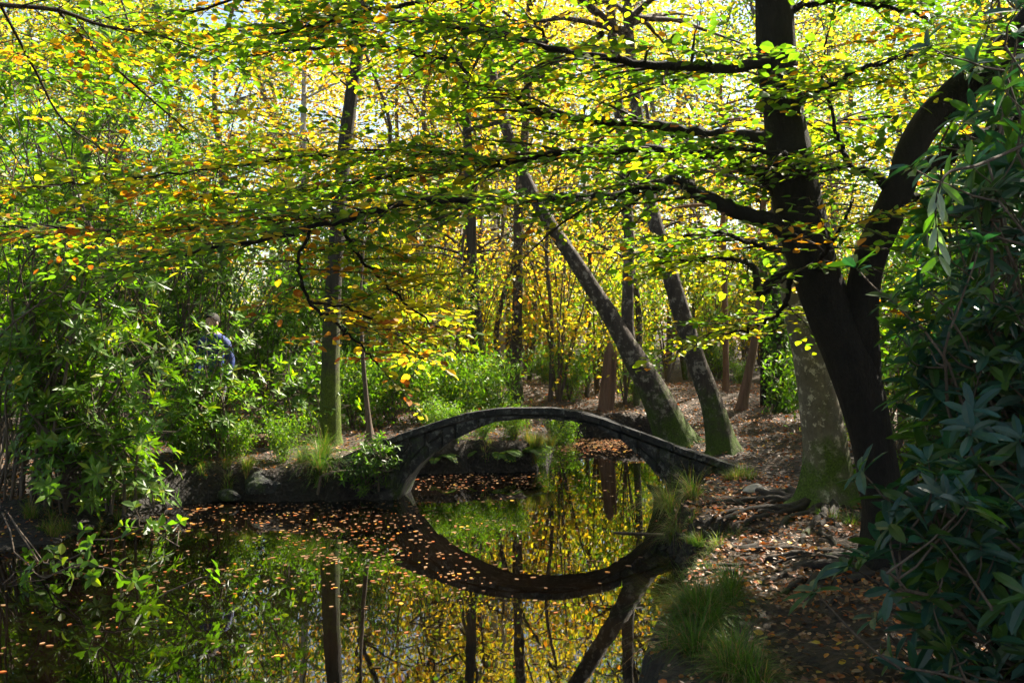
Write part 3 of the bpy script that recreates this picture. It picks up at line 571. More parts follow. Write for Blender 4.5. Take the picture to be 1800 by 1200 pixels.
# ------------------------------------------------------------------ the wood behind: copies of a few trees and bushes
def proto_tree(seed, h, spread, n, mix, mat, r0, size=(.07, .115)):
    rs = np.random.RandomState(seed); pts = [np.array([0, 0, -.2])]
    for k in range(1, 6): pts.append(np.array([rs.normal(0, .13)*k*.6, rs.normal(0, .13)*k*.6, h*k/5]))
    t = Tubes(); pp = catmull(pts, 22); t.add(pp, np.linspace(r0, .012, 22), 8, .07, seed); trunk = t.mesh('trunk', mat)
    tb = Tubes(); lv = crown_leaves(rs, pp[6], pp[-1], spread, 30, n, mix, size, tb, r0=.03)
    br_ = tb.mesh('branches', mat); O, D, N_, X, S, C = lv.get()
    Vv, Qq, cc = leaf_arrays(PR_FAR, O, D, N_, X, S, PAL[C]*rs.uniform(.7, 1.35, (len(C), 1)))
    return trunk, br_, quads_mesh('crown', Vv, Qq, M_FAR, False, cc)
def proto_bush(seed, h, spread, n, mix, size, pr, mat, stems=9):
    rs = np.random.RandomState(seed); t = Tubes(); lv = Leaves(); cl = []
    for k in range(stems):
        an = rs.uniform(0, 6.28); d = np.array([math.cos(an)*spread*rs.uniform(.2, 1), math.sin(an)*spread*rs.uniform(.2, 1), h*rs.uniform(.7, 1.05)])
        pp = catmull([(0, 0, -.05), d*np.array([.3, .3, .5])+rs.normal(0, .05, 3), d], 10); t.add(pp, np.linspace(.016, .004, 10), 4, cap=False)
        for q in rs.uniform(.35, 1, 8): cl.append(pp[int(q*9)]+rs.normal(0, .12*spread, 3))
    cl = np.array(cl); ci = rs.randint(0, len(cl), n); O = cl[ci]+rs.normal(0, 1, (n, 3))*rs.uniform(.05, .2, len(cl))[ci][:, None]*spread; O[:, 2] = np.maximum(O[:, 2], .04)
    lv.add(O, unit(rs.normal(0, 1, (n, 3))), unit(rs.normal(0, .6, (n, 3))+[0, 0, .9]), rs.uniform(*size, n), pick(rs, mix, n))
    O, D, N_, X, S, C = lv.get(); Vv, Qq, cc = leaf_arrays(pr, O, D, N_, X, S, PAL[C]*rs.uniform(.7, 1.35, (n, 1)))
    return t.mesh('stems', M_STEM), quads_mesh('foliage', Vv, Qq, mat, False, cc)
PT = [proto_tree(101, 9, 2.6, 4300, YEL, M_FARB, .10), proto_tree(102, 11, 2.9, 4700, YEL, M_FARB, .12), proto_tree(103, 10, 2.4, 4900, {LG: 5, GR: 3, YG: 3, YE: .8, GO: .4}, M_FARB, .11),
      proto_tree(104, 12, 3.0, 5500, {YE: 4, GO: 3, YG: 2, OR: .8}, M_WHITE, .09)]
PTL = [('slim grey trunk under thin yellow leaves deep in the wood', 'slim yellow trees in the wood'), ('tall straight trunk with broad yellow crown deep in the wood', 'tall yellow trees in the wood'),
       ('grey trunk carrying yellow green leaves deep in the wood', 'yellow green trees in the wood'), ('pale barked birch with golden leaves deep in the wood', 'golden birches in the wood')]
rs = np.random.RandomState(77)
def whereabouts(x, y):
    px = 900+x/max(y, .1)*F
    if y < 4 or not -80 < px < 1880: return 'on the near bank' if y < 4 else 'at the outer edge of the wood'
    for lim, w in ((380, 'behind the tall rhododendrons'), (560, 'behind the person in blue'), (760, 'behind the mossy trunk'), (1000, 'behind the bridge crown'), (1180, 'around the broken stump'), (1420, 'beyond the far path'), (1900, 'behind the dark forked tree')):
        if px < lim: return w
def place_tree(k, x, y, s, rz):
    wh = whereabouts(x, y)
    t = empty('woodland_tree', (x, y, gz(x, y)-.02), PTL[k][0].replace(' deep in the wood', '').replace(' beyond the bridge', '')+' '+wh, 'tree', PTL[k][1]+' '+wh); t.rotation_euler[2] = rz; t.scale = (s, s, s)
    for nm, me in zip(('trunk', 'branches', 'crown'), PT[k]):
        o = bpy.data.objects.new(nm, me); COL.objects.link(o); o.parent = t
        if nm != 'trunk': o['kind'] = 'stuff'
PT.append(proto_tree(105, 7.5, 1.2, 700, YEL, M_FARB, .045)); PT.append(proto_tree(106, 6.5, 1.1, 500, {YE: 3, GO: 2, YG: 2, OR: 1}, M_LEAN, .055))
PTL += [('thin grey pole sapling with few yellow leaves beyond the bridge', 'thin grey saplings beyond the bridge'), ('thin mossy brown sapling with scattered gold leaves beyond the bridge', 'thin brown saplings beyond the bridge')]
for k in range(36):
    Y = rs.uniform(17.5, 30); px = rs.uniform(600, 1450)
    if (1190 < px < 1400 and Y < 21): continue
    place_tree(4+k % 2, (px-900)/F*Y, Y, rs.uniform(.8, 1.3), rs.uniform(0, 6.28))
for row, (y0, cnt) in enumerate(((20.5, 9), (24.5, 10), (29, 11), (35, 12), (42, 13))):
    half = y0*.56
    for k in range(cnt):
        x = -half+(k+.5)/cnt*2*half+rs.normal(0, .5); y = y0+rs.normal(0, 1.2)
        if (row < 2 and 4.2 < x < 6.0) or (row == 0 and -1.5 < x < 9) or (row == 1 and 1 < x < 9): continue
        kt = rs.randint(0, 4); kt = 2 if abs(x) > .24*y and rs.rand() < .65 else kt
        place_tree(kt, x, y, rs.uniform(.85, 1.2)*(1+.1*row), rs.uniform(0, 6.28))
for k, (x, y, s) in enumerate(((4.5, 33, 1.45), (7.5, 35, 1.5), (10.5, 33, 1.4), (2.2, 36, 1.5), (-9.5, 27, 1.3), (7.5, 8, 1.0), (7.3, 14.2, 1.05), (9.5, 12.5, 1.1), (8.2, 16.5, 1.0), (13, 9, 1.2), (12.5, 17, 1.2), (6.3, 3.2, .9), (11, 3, 1.1), (-8.5, 6, 1.1), (-9, 1, 1.1), (-4.5, -6, 1.2), (1.5, -6.5, 1.2), (7, -4, 1.2), (-1.5, -11, 1.4), (5.5, -10, 1.3), (-9, -6, 1.3), (-8.5, 12, 1.0))):
    place_tree(k % 4, x, y, s, k*1.7)
BU = [proto_bush(201, 2.8, 1.2, 1500, {YE: 4, YG: 3, GO: 2, LG: 1.5, OR: .7, TAN: .5}, (.05, .085), PR_FAR, M_FAR), proto_bush(202, 1.3, .9, 2000, {LG: 4, RG: 3, YG: 2, GR: 1}, (.07, .12), PR_LANCE_S, M_RHODO),
      proto_bush(203, 2.4, 1.2, 1500, {YG: 4, LG: 3, YE: 2, GR: 1.5, GO: .8}, (.05, .085), PR_FAR, M_FAR), proto_bush(204, 3.2, 1.2, 3000, {DG: 2, GR: 4, LG: 3, RG: 2}, (.08, .13), PR_LANCE_S, M_RHODO)]
BUL = [('hazel_bush', 'loose yellow leaved bush', 'yellow bushes under the trees'), ('evergreen_shrub', 'low glossy green shrub', 'low green shrubs on the woodland floor'),
       ('brushwood', 'thin stemmed yellow green bush', 'yellow green bushes between the trunks'), ('tall_evergreen', 'tall glossy evergreen bush', 'tall evergreens in the wood')]
def place_bush(k, x, y, s, rz):
    nm, lb, gp = BUL[k]; wh = whereabouts(x, y); lb = lb+' '+wh; gp = gp+' '+wh; t = empty(nm, (x, y, gz(x, y)-.02), lb, 'bush', gp); t.rotation_euler[2] = rz; t.scale = (s, s, s)
    for n_, me in zip(('stems', 'foliage'), BU[k]):
        o = bpy.data.objects.new(n_, me); COL.objects.link(o); o.parent = t; o['kind'] = 'stuff'
for y0, cnt, ks in ((17.3, 6, (1, 2, 0)), (20, 9, (0, 2, 1)), (23, 10, (0, 2, 0)), (27, 11, (0, 2, 3)), (33, 12, (0, 2, 0)), (40, 14, (0, 3, 2))):
    half = y0*.55
    for k in range(cnt):
        x = -half+(k+.5)/cnt*2*half+rs.normal(0, .5); y = y0+rs.normal(0, .8)
        if y < 22 and (2.6 < x < 6.2 or stream_dist(np.array([x]), np.array([y]))[0] < .8): continue
        place_bush(ks[rs.randint(0, 3)], x, y, rs.uniform(.8, 1.35)*(1+.012*y), rs.uniform(0, 6.28))
for k in range(34):                      # sunny brushwood between the trunks
    Y = rs.uniform(18, 34); px = rs.uniform(560, 1500)
    if Y < 22 and 1180 < px < 1400: continue
    place_bush((0, 2, 0, 0, 3, 2)[k % 6], (px-900)/F*Y, Y, rs.uniform(1.0, 1.7), rs.uniform(0, 6.28))
for k in range(34):                      # green undergrowth on the floor of the wood
    Y = rs.uniform(14.5, 25); px = rs.uniform(560, 1480); x = (px-900)/F*Y
    if (1180 < px < 1400 and Y < 21) or stream_dist(np.array([x]), np.array([Y]))[0] < .6: continue
    place_bush(1, x, Y, rs.uniform(.35, .7), rs.uniform(0, 6.28))
for px, Y, k, s in ((1240, 24, 2, 1.2), (1310, 25, 0, 1.1), (1370, 23, 2, 1.2), (1340, 27, 0, 1.5), (620, 13.8, 1, .8), (690, 14.2, 1, .9), (740, 14.6, 1, .85), (800, 14.8, 1, .9), (870, 15.4, 1, .8), (640, 15.5, 3, .8), (720, 16.5, 0, .9), (985, 15.9, 1, .5), (1000, 18.5, 1, .8), (1080, 19.5, 0, .7),
                    (1440, 12.8, 1, .9), (1500, 12, 3, .7), (1480, 15, 3, .9), (1580, 11, 3, .8), (1540, 14.5, 0, 1.1), (1420, 17, 1, .9), (1650, 10, 3, .9), (1700, 12, 3, 1.1), (1620, 13, 2, 1.2), (1780, 10, 3, 1.1),
                    (800, 13.15, 1, .35), (850, 13.2, 1, .3), (905, 13.3, 1, .35), (770, 13.2, 1, .4), (950, 13.5, 1, .3), (420, 11.35, 1, .35), (500, 11.5, 1, .4), (330, 11.2, 1, .45), (470, 15, 3, .9), (330, 15.5, 3, 1.2), (200, 15, 3, 1.3), (60, 14.5, 3, 1.4), (520, 17, 3, 1.1), (-60, 12.5, 3, 1.5), (560, 14.3, 1, .8)):
    place_bush(k, (px-900)/F*Y, Y, s, rs.uniform(0, 6.28))

rs = np.random.RandomState(91); n = 52000; lv = Leaves(); cl = np.stack([rs.uniform(-48, 48, 900), rs.uniform(50, 66, 900), 10*rs.rand(900)**1.3+1.0], -1); ci = rs.randint(0, 900, n)
O = cl[ci]+rs.normal(0, 1, (n, 3))*[1.3, 1.3, .8]; lv.add(O, unit(rs.normal(0, 1, (n, 3))), unit(rs.normal(0, .6, (n, 3))+[0, 0, .8]), rs.uniform(.16, .26, n), np.where(rs.rand(n) < .6, pick(rs, YEL, 900)[ci], pick(rs, YGR, n)))
fw = build_leaves(lv, None, PR_FAR, M_FAR, 'far', 0, 'far_woodland', 8); tag(fw, 'hazy mass of yellow foliage closing off the far wood', 'woodland')

# ------------------------------------------------------------------ rhododendrons
def rhodo(name, label, stems_spec, leaf_len, per, mixw, seed, n_parts, spread_tip=.28, mat=M_RHODO, pr=PR_LANCE_S, key='lance', sub=9, up=.55, cat='shrub', srad=.014):
    """stems fan from the foot; each ends in twigs with whorls of long leaves"""
    rs = np.random.RandomState(seed); b = stems_spec[0][0]; t = empty(name, (b[0], b[1], gz(b[0], b[1])), label, cat); lv = Leaves(); tb = Tubes()
    for k, st in enumerate(stems_spec):
        st = np.asarray(st, float); n = 14; pp = catmull(st, n); pp[1:] += np.cumsum(rs.normal(0, .035, (n-1, 3))*np.linalg.norm(pp[-1]-pp[0])/2.5, 0)*np.sin(np.linspace(.2, 2.6, n-1))[:, None]
        pp[0, 2] = max(gz(pp[0, 0], pp[0, 1])-.03, .12)
        tube_obj('stem', pp, np.linspace(srad*rs.uniform(.7, 1.3), .005, n), M_STEM, t, 7, None, .1, seed+k)
        for q in range(sub):
            f = rs.uniform(.3, 1) if q else 1.; o = pp[min(n-1, int(f*(n-1)))]
            d = unit(rs.normal(0, 1, 3)*np.array([1, 1, .6])+np.array([0, 0, up]))*rs.uniform(.35, 1)*spread_tip*2
            tp = o+d*np.linspace(0, 1, 5)[:, None]+np.array([0, 0, .05])*np.linspace(0, 1, 5)[:, None]**2+np.cumsum(rs.normal(0, .01, (5, 3)), 0)
            tb.add(tp, np.linspace(.0055, .0028, 5), 4, cap=False)
            for tip in ([tp[-1]] if rs.rand() < .45 else [tp[-1], tp[2]+rs.normal(0, .06, 3)]):
                ax = unit(d/np.linalg.norm(d)+np.array([0, 0, .6])); m = rs.randint(per[0], per[1]+1)
                e1 = unit(np.cross(ax, [0.3, .9, .1])); e2 = np.cross(ax, e1); an = np.arange(m)/m*6.283*1.0+rs.uniform(0, 6)
                el = rs.uniform(-.15, .75, m)[:, None]; rad = e1*np.cos(an)[:, None]+e2*np.sin(an)[:, None]
                D = unit(rad+ax*el); N_ = unit(ax-D*(D@ax)[:, None]+rs.normal(0, .12, (m, 3)))
                lv.add(tip+ax*rs.uniform(-.03, .02, (m, 1)), D, N_, rs.uniform(*leaf_len, m), pick(rs, mixw, m))
    tag(obj('twigs', tb.mesh('twigs', M_STEM), t), kind='stuff')
    build_leaves(lv, t, pr, mat, key, n_parts, 'foliage', seed); return t
def fan(b, heads, mid=.5, bow=.12, rs=np.random.RandomState(5)):
    out = []
    for h in heads:
        bb = np.array([b[0]+rs.normal(0, .28), b[1]+rs.normal(0, .22), 0.3]); h = np.array(h, float); m = bb+(h-bb)*mid+np.array([(bb[0]-h[0])*bow, 0, .05])+rs.normal(0, .11, 3)*np.linalg.norm(h-bb)/2; out.append([bb, m, h])
    return out
def heads(rs, n, x0, x1, y0, y1, Y0, Y1):  # stem tops spread through a volume of the thicket
    return [P(rs.uniform(x0, x1), rs.uniform(y0, y1), rs.uniform(Y0, Y1)) for _ in range(n)]
rs = np.random.RandomState(55); RM = {RG: 4, LG: 5, GR: 2, YG: 1.4, YE: .15}
rhodo('rhododendron', 'tall many stemmed rhododendron leaning over the left bank', fan((-4.75, 9.7), heads(rs, 34, -60, 300, 30, 480, 9.0, 10.8)), (.11, .16), (6, 9), RM, 301, 300)
rhodo('rhododendron', 'bushy rhododendron with bright leaves rising in front of the person', fan((-3.55, 11.6), heads(rs, 22, 290, 470, 600, 790, 11.1, 11.9)+heads(rs, 2, 372, 392, 566, 578, 11.5, 11.8)), (.08, .125), (6, 9), RM, 302, 220)
rhodo('rhododendron', 'low rhododendron spilling over the dark bank beside the leafy grass edge', fan((-4.3, 9.95), heads(rs, 34, 30, 330, 580, 880, 9.0, 10.3), .5, .05), (.10, .16), (6, 8), RM, 303, 220)
rhodo('rhododendron', 'tall rhododendron thicket behind the person with leaves up among the beech sprays', fan((-4.7, 14.0), heads(rs, 40, 120, 500, 60, 560, 13.4, 15)), (.10, .15), (6, 9), {RG: 4, GR: 4, LG: 2, DG: 2}, 304, 120)
rhodo('rhododendron', 'thin twiggy rhododendron whose bare stems cross the thicket edge', fan((-5.3, 10.6), heads(rs, 26, -40, 330, 250, 700, 10.3, 11.5)), (.09, .14), (5, 8), RM, 305, 160)
rhodo('laurel_shrub', 'sparse shrub with rounder leaves between the person and the mossy trunk', fan((-3.0, 13.0), heads(rs, 14, 440, 570, 600, 760, 12.8, 13.6)), (.07, .10), (4, 6), {LG: 3, YG: 2, GR: 3, RG: 2}, 306, 100, pr=PR_ROUND, key='round')
rhodo('evergreen_cushion', 'dark leafy bush growing against the near left foot of the bridge', fan((-1.62, 11.05), heads(rs, 14, 625, 680, 800, 855, 10.6, 10.85)), (.06, .09), (6, 8), {RG: 4, GR: 3, DG: 3}, 307, 160, spread_tip=.1)
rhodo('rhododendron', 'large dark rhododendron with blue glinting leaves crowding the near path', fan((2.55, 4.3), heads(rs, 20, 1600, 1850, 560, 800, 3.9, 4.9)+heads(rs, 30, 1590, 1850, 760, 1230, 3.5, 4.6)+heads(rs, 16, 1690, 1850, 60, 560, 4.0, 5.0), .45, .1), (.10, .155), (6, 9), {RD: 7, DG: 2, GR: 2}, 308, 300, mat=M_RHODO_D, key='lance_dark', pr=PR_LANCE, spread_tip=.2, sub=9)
rhodo('laurel_shrub', 'sunlit leafy laurel behind the dark forked trunk', fan((3.7, 8.6), heads(rs, 26, 1590, 1790, 540, 800, 8.0, 9.2)), (.075, .11), (5, 7), {LG: 3, YG: 2, GR: 3, RG: 2}, 309, 160, pr=PR_ROUND, key='round')
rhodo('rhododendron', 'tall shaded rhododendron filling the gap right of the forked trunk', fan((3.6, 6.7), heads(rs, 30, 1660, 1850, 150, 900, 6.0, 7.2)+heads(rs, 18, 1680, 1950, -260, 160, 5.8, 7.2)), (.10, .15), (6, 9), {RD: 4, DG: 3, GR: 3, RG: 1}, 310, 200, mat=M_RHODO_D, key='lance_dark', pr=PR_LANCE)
# overhanging sprigs
rhodo('hazel_sprig', 'sprig of round leaves reaching low over the dark water', [[(-4.6, 8.9, .4), P(60, 985, 8.0), P(160, 975, 7.4), P(260, 1005, 7.0)], [(-4.6, 8.9, .4), P(80, 1000, 7.9), P(180, 1010, 7.2), P(330, 990, 6.9)], [(-4.6, 8.9, .4), P(90, 985, 7.8), P(200, 965, 7.2), P(290, 960, 7)]], (.06, .10), (3, 5), {GR: 3, LG: 4, YG: 1}, 311, 120, pr=PR_ROUND, key='round', spread_tip=.1, sub=9, up=.1, srad=.006)
def hang_twig(name, label, path, seed, n, mixw, sz):
    rs = np.random.RandomState(seed); pp = catmull(path, 16); t = empty(name, tuple(pp[0]), label, 'branch'); tube_obj('stem', pp, np.linspace(.007, .003, 16), M_TWIG, t, 6, None, .05, seed)
    lv = Leaves()
    for q in range(n):
        o = pp[rs.randint(9, 16)]; d = unit(np.array([rs.normal(0, .5), rs.normal(0, .4), -1])); lv.add(o, d, unit(np.array([rs.normal(0, .5), -1, rs.normal(.2, .3)])), rs.uniform(*sz), pick(rs, mixw, 1))
    build_leaves(lv, t, PR_LANCE, M_RHODO_D, 'lance_big', n, seed=seed)
hang_twig('drooping_twig', 'drooping twig with pale undersides of hanging leaves beside the forked trunk', [P(1800, 255, 3.9), P(1720, 290, 3.6), P(1665, 305, 3.45), P(1645, 360, 3.4), P(1650, 450, 3.4)], 61, 16, {PALE: 4, RG: 1}, (.075, .115))

# ------------------------------------------------------------------ grass, ferns
def tussock(name, label, c, r, n, ln, mixw, seed, lean=(0, 0), cat='grass', group=None, flop=.8):
    n = int(n*1.6); rs = np.random.RandomState(seed); c = np.array(c, float); t = empty(name, tuple(c), label, cat, group)
    nt_ = max(1, int(r/.045)); ta = rs.uniform(0, 6.283, nt_); tr_ = r*np.sqrt(rs.rand(nt_))*.8; ti = rs.randint(0, nt_, n); ts = rs.uniform(.65, 1.15, nt_)[ti]
    an = rs.uniform(0, 6.283, n); rr = .05*np.sqrt(rs.rand(n)); bx_ = c[0]+(tr_*np.cos(ta))[ti]+rr*np.cos(an); by_ = c[1]+(tr_*np.sin(ta))[ti]+rr*np.sin(an)
    d = stream_dist(bx_, by_); bz = np.where(d > .03, ground_z(bx_, by_, d), c[2]-.08)-.01
    out = unit(np.stack([np.cos(an)+rs.normal(0, .35, n)+lean[0], np.sin(an)+rs.normal(0, .35, n)+lean[1], np.zeros(n)], -1)); n_ = n; L_ = (ln[0]*.5+(ln[1]-ln[0]*.5)*rs.beta(1.6, 1.6, n))*ts
    B = np.stack([bx_, by_, bz], -1); rows = []; fl = rs.uniform(.25, 1.5, n)*flop; w0 = rs.uniform(.0014, .0032, n); sd = np.stack([-out[:, 1], out[:, 0], np.zeros(n)], -1)
    bend = rs.normal(0, .16, n)
    for q in (0, .35, .7, 1.):
        h = L_*(q-.66*fl*q**2.2); o_ = L_*fl*.72*q**1.5; cpt = B+out*o_[:, None]+sd*(bend*L_*q*q)[:, None]+np.stack([0*h, 0*h, h], -1); w = w0*(1-q*.93)
        rows += [cpt-sd*w[:, None], cpt+sd*w[:, None]]
    Vv = np.stack(rows, 1).reshape(-1, 3); k = np.arange(n)[:, None]*8; Qq = np.stack([np.stack([k[:, 0]+2*q, k[:, 0]+2*q+1, k[:, 0]+2*q+3, k[:, 0]+2*q+2], -1) for q in range(3)], 1).reshape(-1, 4)
    cc = np.repeat(PAL[pick(rs, mixw, n)]*rs.uniform(.6, 1.3, (n, 1)), 8, 0)
    tag(obj('blades', quads_mesh('blades', Vv, Qq, M_GRASS, False, cc), t), kind='stuff'); return t
GM = {GR: 3, LG: 4, TAN: 1.2, YG: .6}; GT = {LG: 3, TAN: 3, YG: 2, GR: 2}
def G(px, Y): x = (px-900)/F*Y; return (x, Y, gz(x, Y))
tussock('grass_tussock', 'big drooping clump of grass hanging over the far bank below the mossy trunk', (-2.22, 11.15, .42), .26, 700, (.4, .72), GM, 71, (0, -.7), flop=1.1)
tussock('grass_tussock', 'shaggy grass clump overhanging the water near the right foot of the bridge', (1.48, 8.75, .40), .26, 900, (.25, .5), GT, 72, (-.7, -.4), flop=1.2)
tussock('grass_tussock', 'long green grass growing at the water edge beside the rooted path', (1.17, 5.3, .40), 0.38, 1700, (.18, .42), {GR: 4, LG: 5, TAN: 1}, 73, (-.5, -.3), flop=1.1)
tussock('grass_tussock', 'long green grass tuft lowest on the near bank', (1.0, 4.55, .40), 0.35, 1200, (.15, .38), {GR: 4, LG: 4, TAN: 1.5}, 74, (-.2, -.2), flop=1.1)
tussock('grass_tussock', 'bleached yellow grass on the brow of the dark far bank', (-3.05, 11.15, .42), .25, 500, (.15, .32), GT, 75, (0, -.4))
tussock('grass_tussock', 'small tuft at the sunny water edge below the rooted path', (1.45, 7.9, .3), .12, 160, (.1, .22), GM, 76, (-.5, -.2))
tussock('grass_tussock', 'short grass growing on the bank by the right bridge end', (2.25, 10.1, .4), .25, 500, (.12, .3), GT, 77, (-.3, -.3))
tussock('grass_tussock', 'yellowing grass mound behind the bridge arch', (.25, 13.3, .4), .35, 600, (.2, .42), {YG: 3, TAN: 2, LG: 2, GO: 1}, 78, (0, -.3))
tussock('grass_tussock', 'pale grass clump on the low near left bank among fallen leaves', (-4.25, 9.2, .35), .3, 450, (.12, .3), GT, 79, (.3, -.3))
tussock('grass_tussock', 'grass fringe below the bank where shrub stems touch the water', (-3.75, 9.95, .3), .25, 400, (.12, .3), GT, 80, (.4, -.3))
tussock('grass_tussock', 'green grass blades between roots beside the mottled trunk foot', (2.55, 7.8, .42), .2, 200, (.1, .25), GM, 81)
rs = np.random.RandomState(15); kk = 0
for i_ in list(range(130, 224, 4))+list(range(28, 112, 5)):
    q = POLY[i_]; a_, b_ = POLY[max(i_-2, 0)], POLY[min(i_+2, len(POLY)-1)]; nrm = np.array([-(b_-a_)[1], (b_-a_)[0]]); nrm = nrm/np.linalg.norm(nrm)
    if stream_dist(*[np.array([v]) for v in (q+nrm*.1)])[0] < 0: nrm = -nrm
    c_ = q+nrm*rs.uniform(.08, .2)+rs.normal(0, .05, 2)
    if c_[1] < 4.3 or c_[1] > 14 or rs.rand() < .3: continue
    rt = i_ > 120
    tussock('bank_grass', 'small grass tuft fringing the right bank of the stream' if rt else 'small grass tuft fringing the far left bank of the stream', (c_[0], c_[1], gz(*c_)), rs.uniform(.08, .18), rs.randint(60, 190), (.06, .22), GT if rs.rand() < .35 else GM, 500+i_, tuple(-nrm*.8), group='grass tufts on the right bank' if rt else 'grass tufts on the left bank', flop=1.2)
for k in range(20):
    i_ = rs.randint(150, 205); q = POLY[i_]; nrm = unit(np.array([POLY[i_+1][1]-POLY[i_-1][1], -(POLY[i_+1][0]-POLY[i_-1][0])])); nrm = nrm*(1 if stream_dist(*[np.array([v]) for v in (q+nrm*.1)])[0] > 0 else -1)
    tn = np.array([-nrm[1], nrm[0]])*rs.uniform(-.5, .5); pts = []
    for f in np.linspace(0, 1, 9):
        xy_ = q+nrm*(.5-.62*f)+tn*f*.6+rs.normal(0, .012, 2); pts.append((*xy_, max(gz(*xy_), -.02)+.012))
    tube_obj('root', pts, np.linspace(rs.uniform(.012, .03), .006, 9), M_ROOT, beech, 7, 18, .15, 70+k)
def fern(name, label, c, n, ln, seed):
    rs = np.random.RandomState(seed); t = empty(name, c, label, 'fern'); tb = Tubes(); c = np.array(c)
    for k in range(n):
        an = rs.uniform(0, 6.283); o = np.array([math.cos(an), math.sin(an), 0]); L_ = rs.uniform(*ln); q = np.linspace(0, 1, 16)[:, None]
        pp = c+o*L_*.8*q**1.2+np.array([0, 0, L_])*(.95*q-.95*q*q*rs.uniform(.7, 1.1)); lv = Leaves()
        tg = unit(np.gradient(pp, axis=0)); sd = np.array([-o[1], o[0], 0]); S = .13*L_/.5*np.sin(np.pi*np.clip(q[:, 0]*.9+.1, 0, 1))**.7+.01
        for s in (1, -1): lv.add(pp[1:], unit(sd*s+tg[1:]*.45), unit(np.cross(sd, tg[1:])*-1+rs.normal(0, .1, (15, 3))), S[1:], pick(rs, {LG: 3, GR: 3, YG: 1}, 15))
        O, D, N_, X, S_, C = lv.get(); Vv, Qq, cc = leaf_arrays(PR_SIMPLE, O, D, N_, X, S_, PAL[C]); Vv = Vv
        f = obj('frond', quads_mesh('frond', Vv, Qq, M_GRASS, False, cc), t)
fern('fern', 'arching green fern on the bank under the bridge', tuple(P(925, 802, 13.2)), 16, (.3, .5), 91)
fern('fern', 'dark fern beside the grass mound seen through the arch', tuple(P(880, 806, 13.1)), 14, (.25, .45), 92)
fern('fern', 'small fern tucked against the bank behind the left arch foot', tuple(P(770, 812, 13.0)), 12, (.2, .4), 94)
fern('fern', 'broad fern leaning out at the left of the arch opening', tuple(P(835, 800, 13.2)), 12, (.2, .38), 93)

# ------------------------------------------------------------------ log, stones, stick
def rock(name, label, c, s, seed, mat):
    rs = np.random.RandomState(seed); import bmesh
    bm = bmesh.new(); bmesh.ops.create_icosphere(bm, subdivisions=3, radius=1)
    for v in bm.verts:
        n = vnoise(np.array(v.co.x*1.5+seed), np.array(v.co.y*1.5+v.co.z*1.7), seed)-.5; k = 1+.5*float(n); v.co = Vector((v.co.x*s[0]*k, v.co.y*s[1]*k, max(-.35, v.co.z)*s[2]*k))
    me = bpy.data.meshes.new(name); bm.to_mesh(me); bm.free(); me.materials.append(mat); o = obj(name, me, None, c); o.rotation_euler[2] = rs.uniform(0, 6); return tag(o, label, 'rock')
M_ROCK = plain('wet_rock', (.012, .012, .014), (.06, .06, .065), 7, .55, .7, .03)
rock('rock', 'grey boulder wedged in the bank under the drooping grass clump', (-2.75, 11.0, .14), (.24, .2, .16), 5, M_STONE)
rock('rock', 'smaller wet stone at the foot of the dark far bank', (-3.1, 10.9, .06), (.14, .12, .09), 6, M_STONE)
rock('rock', 'pale stone bedded in the path between the exposed roots', (2.2, 9.0, gz(2.2, 9.)+.02), (.14, .1, .07), 7, plain('pale_rock', (.2, .18, .16), (.4, .37, .33), 9, .7, .5, .02))
lg = empty('fallen_log', (-3.3, 12.1, gz(-3.3, 12.1)), 'short brown log lying on the far bank left of the mossy trunk', 'log')
tube_obj('log_body', [(-3.62, 12.1, gz(-3.62, 12.1)+.07), (-3.3, 12.08, gz(-3.3, 12.1)+.08), (-2.98, 12.12, gz(-2.98, 12.1)+.07)], [.075, .08, .07], M_RED, lg, 12, 14, .08, 3)
sk = tube_obj('floating_stick', [P(1078, 936, 9.31)*[1, 1, 0]+[0, 0, .004], P(1160, 942, 9.2)*[1, 1, 0]+[0, 0, .008], P(1235, 948, 9.0)*[1, 1, 0]+[0, 0, .005]], [.009, .011, .006], M_STEM, None, 8, 14, .2, 4)
tag(sk, 'thin bare stick lying flat on the water before the bridge', 'stick')

# ------------------------------------------------------------------ fallen leaves
rs = np.random.RandomState(5)
def in_view(px0, px1, py0, py1, n, z):
    px = rs.uniform(px0, px1, n); py = rs.uniform(py0, py1, n); Y = (CAMZ-z)*F/(py-HOR); return np.stack([(px-900)/F*Y, Y], -1)
# drift on the water: strewn evenly, thicker in a raft below the bridge and along the left bank
xy = np.vstack([np.stack([rs.uniform(-5.5, 1.6, 900), rs.uniform(4.6, 16.5, 900)], -1), np.array([-1.8, 8.7])+rs.normal(0, 1, (1500, 2))*[1.2, 1.3], np.array([-2.6, 10.3])+rs.normal(0, 1, (260, 2))*[1.2, .5],
                np.array([-.5, 12.3])+rs.normal(0, 1, (240, 2))*[.7, .4], np.array([1.3, 15.9])+rs.normal(0, 1, (1500, 2))*[.5, .6], np.array([-.2, 8.1])+rs.normal(0, 1, (160, 2))*[.9, .4]])
d = stream_dist(xy[:, 0], xy[:, 1]); pm = .6*vnoise(xy[:, 0]*1.1, xy[:, 1]*.8, 31)+.4*vnoise(xy[:, 0]*3.1, xy[:, 1]*2.2, 32)
xy = xy[(d < -.06) & ((pm > .47+.1*rs.rand(len(d))) | (rs.rand(len(d)) < .26) | (xy[:, 1] > 12))]; n = len(xy); lv = Leaves(); an = rs.uniform(0, 6.283, n)
lv.add(np.column_stack([xy, np.full(n, .0025)+rs.uniform(0, .0015, n)]), np.stack([np.cos(an), np.sin(an), np.zeros(n)], -1), unit(rs.normal(0, .012, (n, 3))+[0, 0, 1]), (.016+.05*rs.beta(1.3, 2.8, n)), pick(rs, {OR: 1, TAN: 4, BR: 7, GO: .6, RU: 1.6, YE: .1}, n))
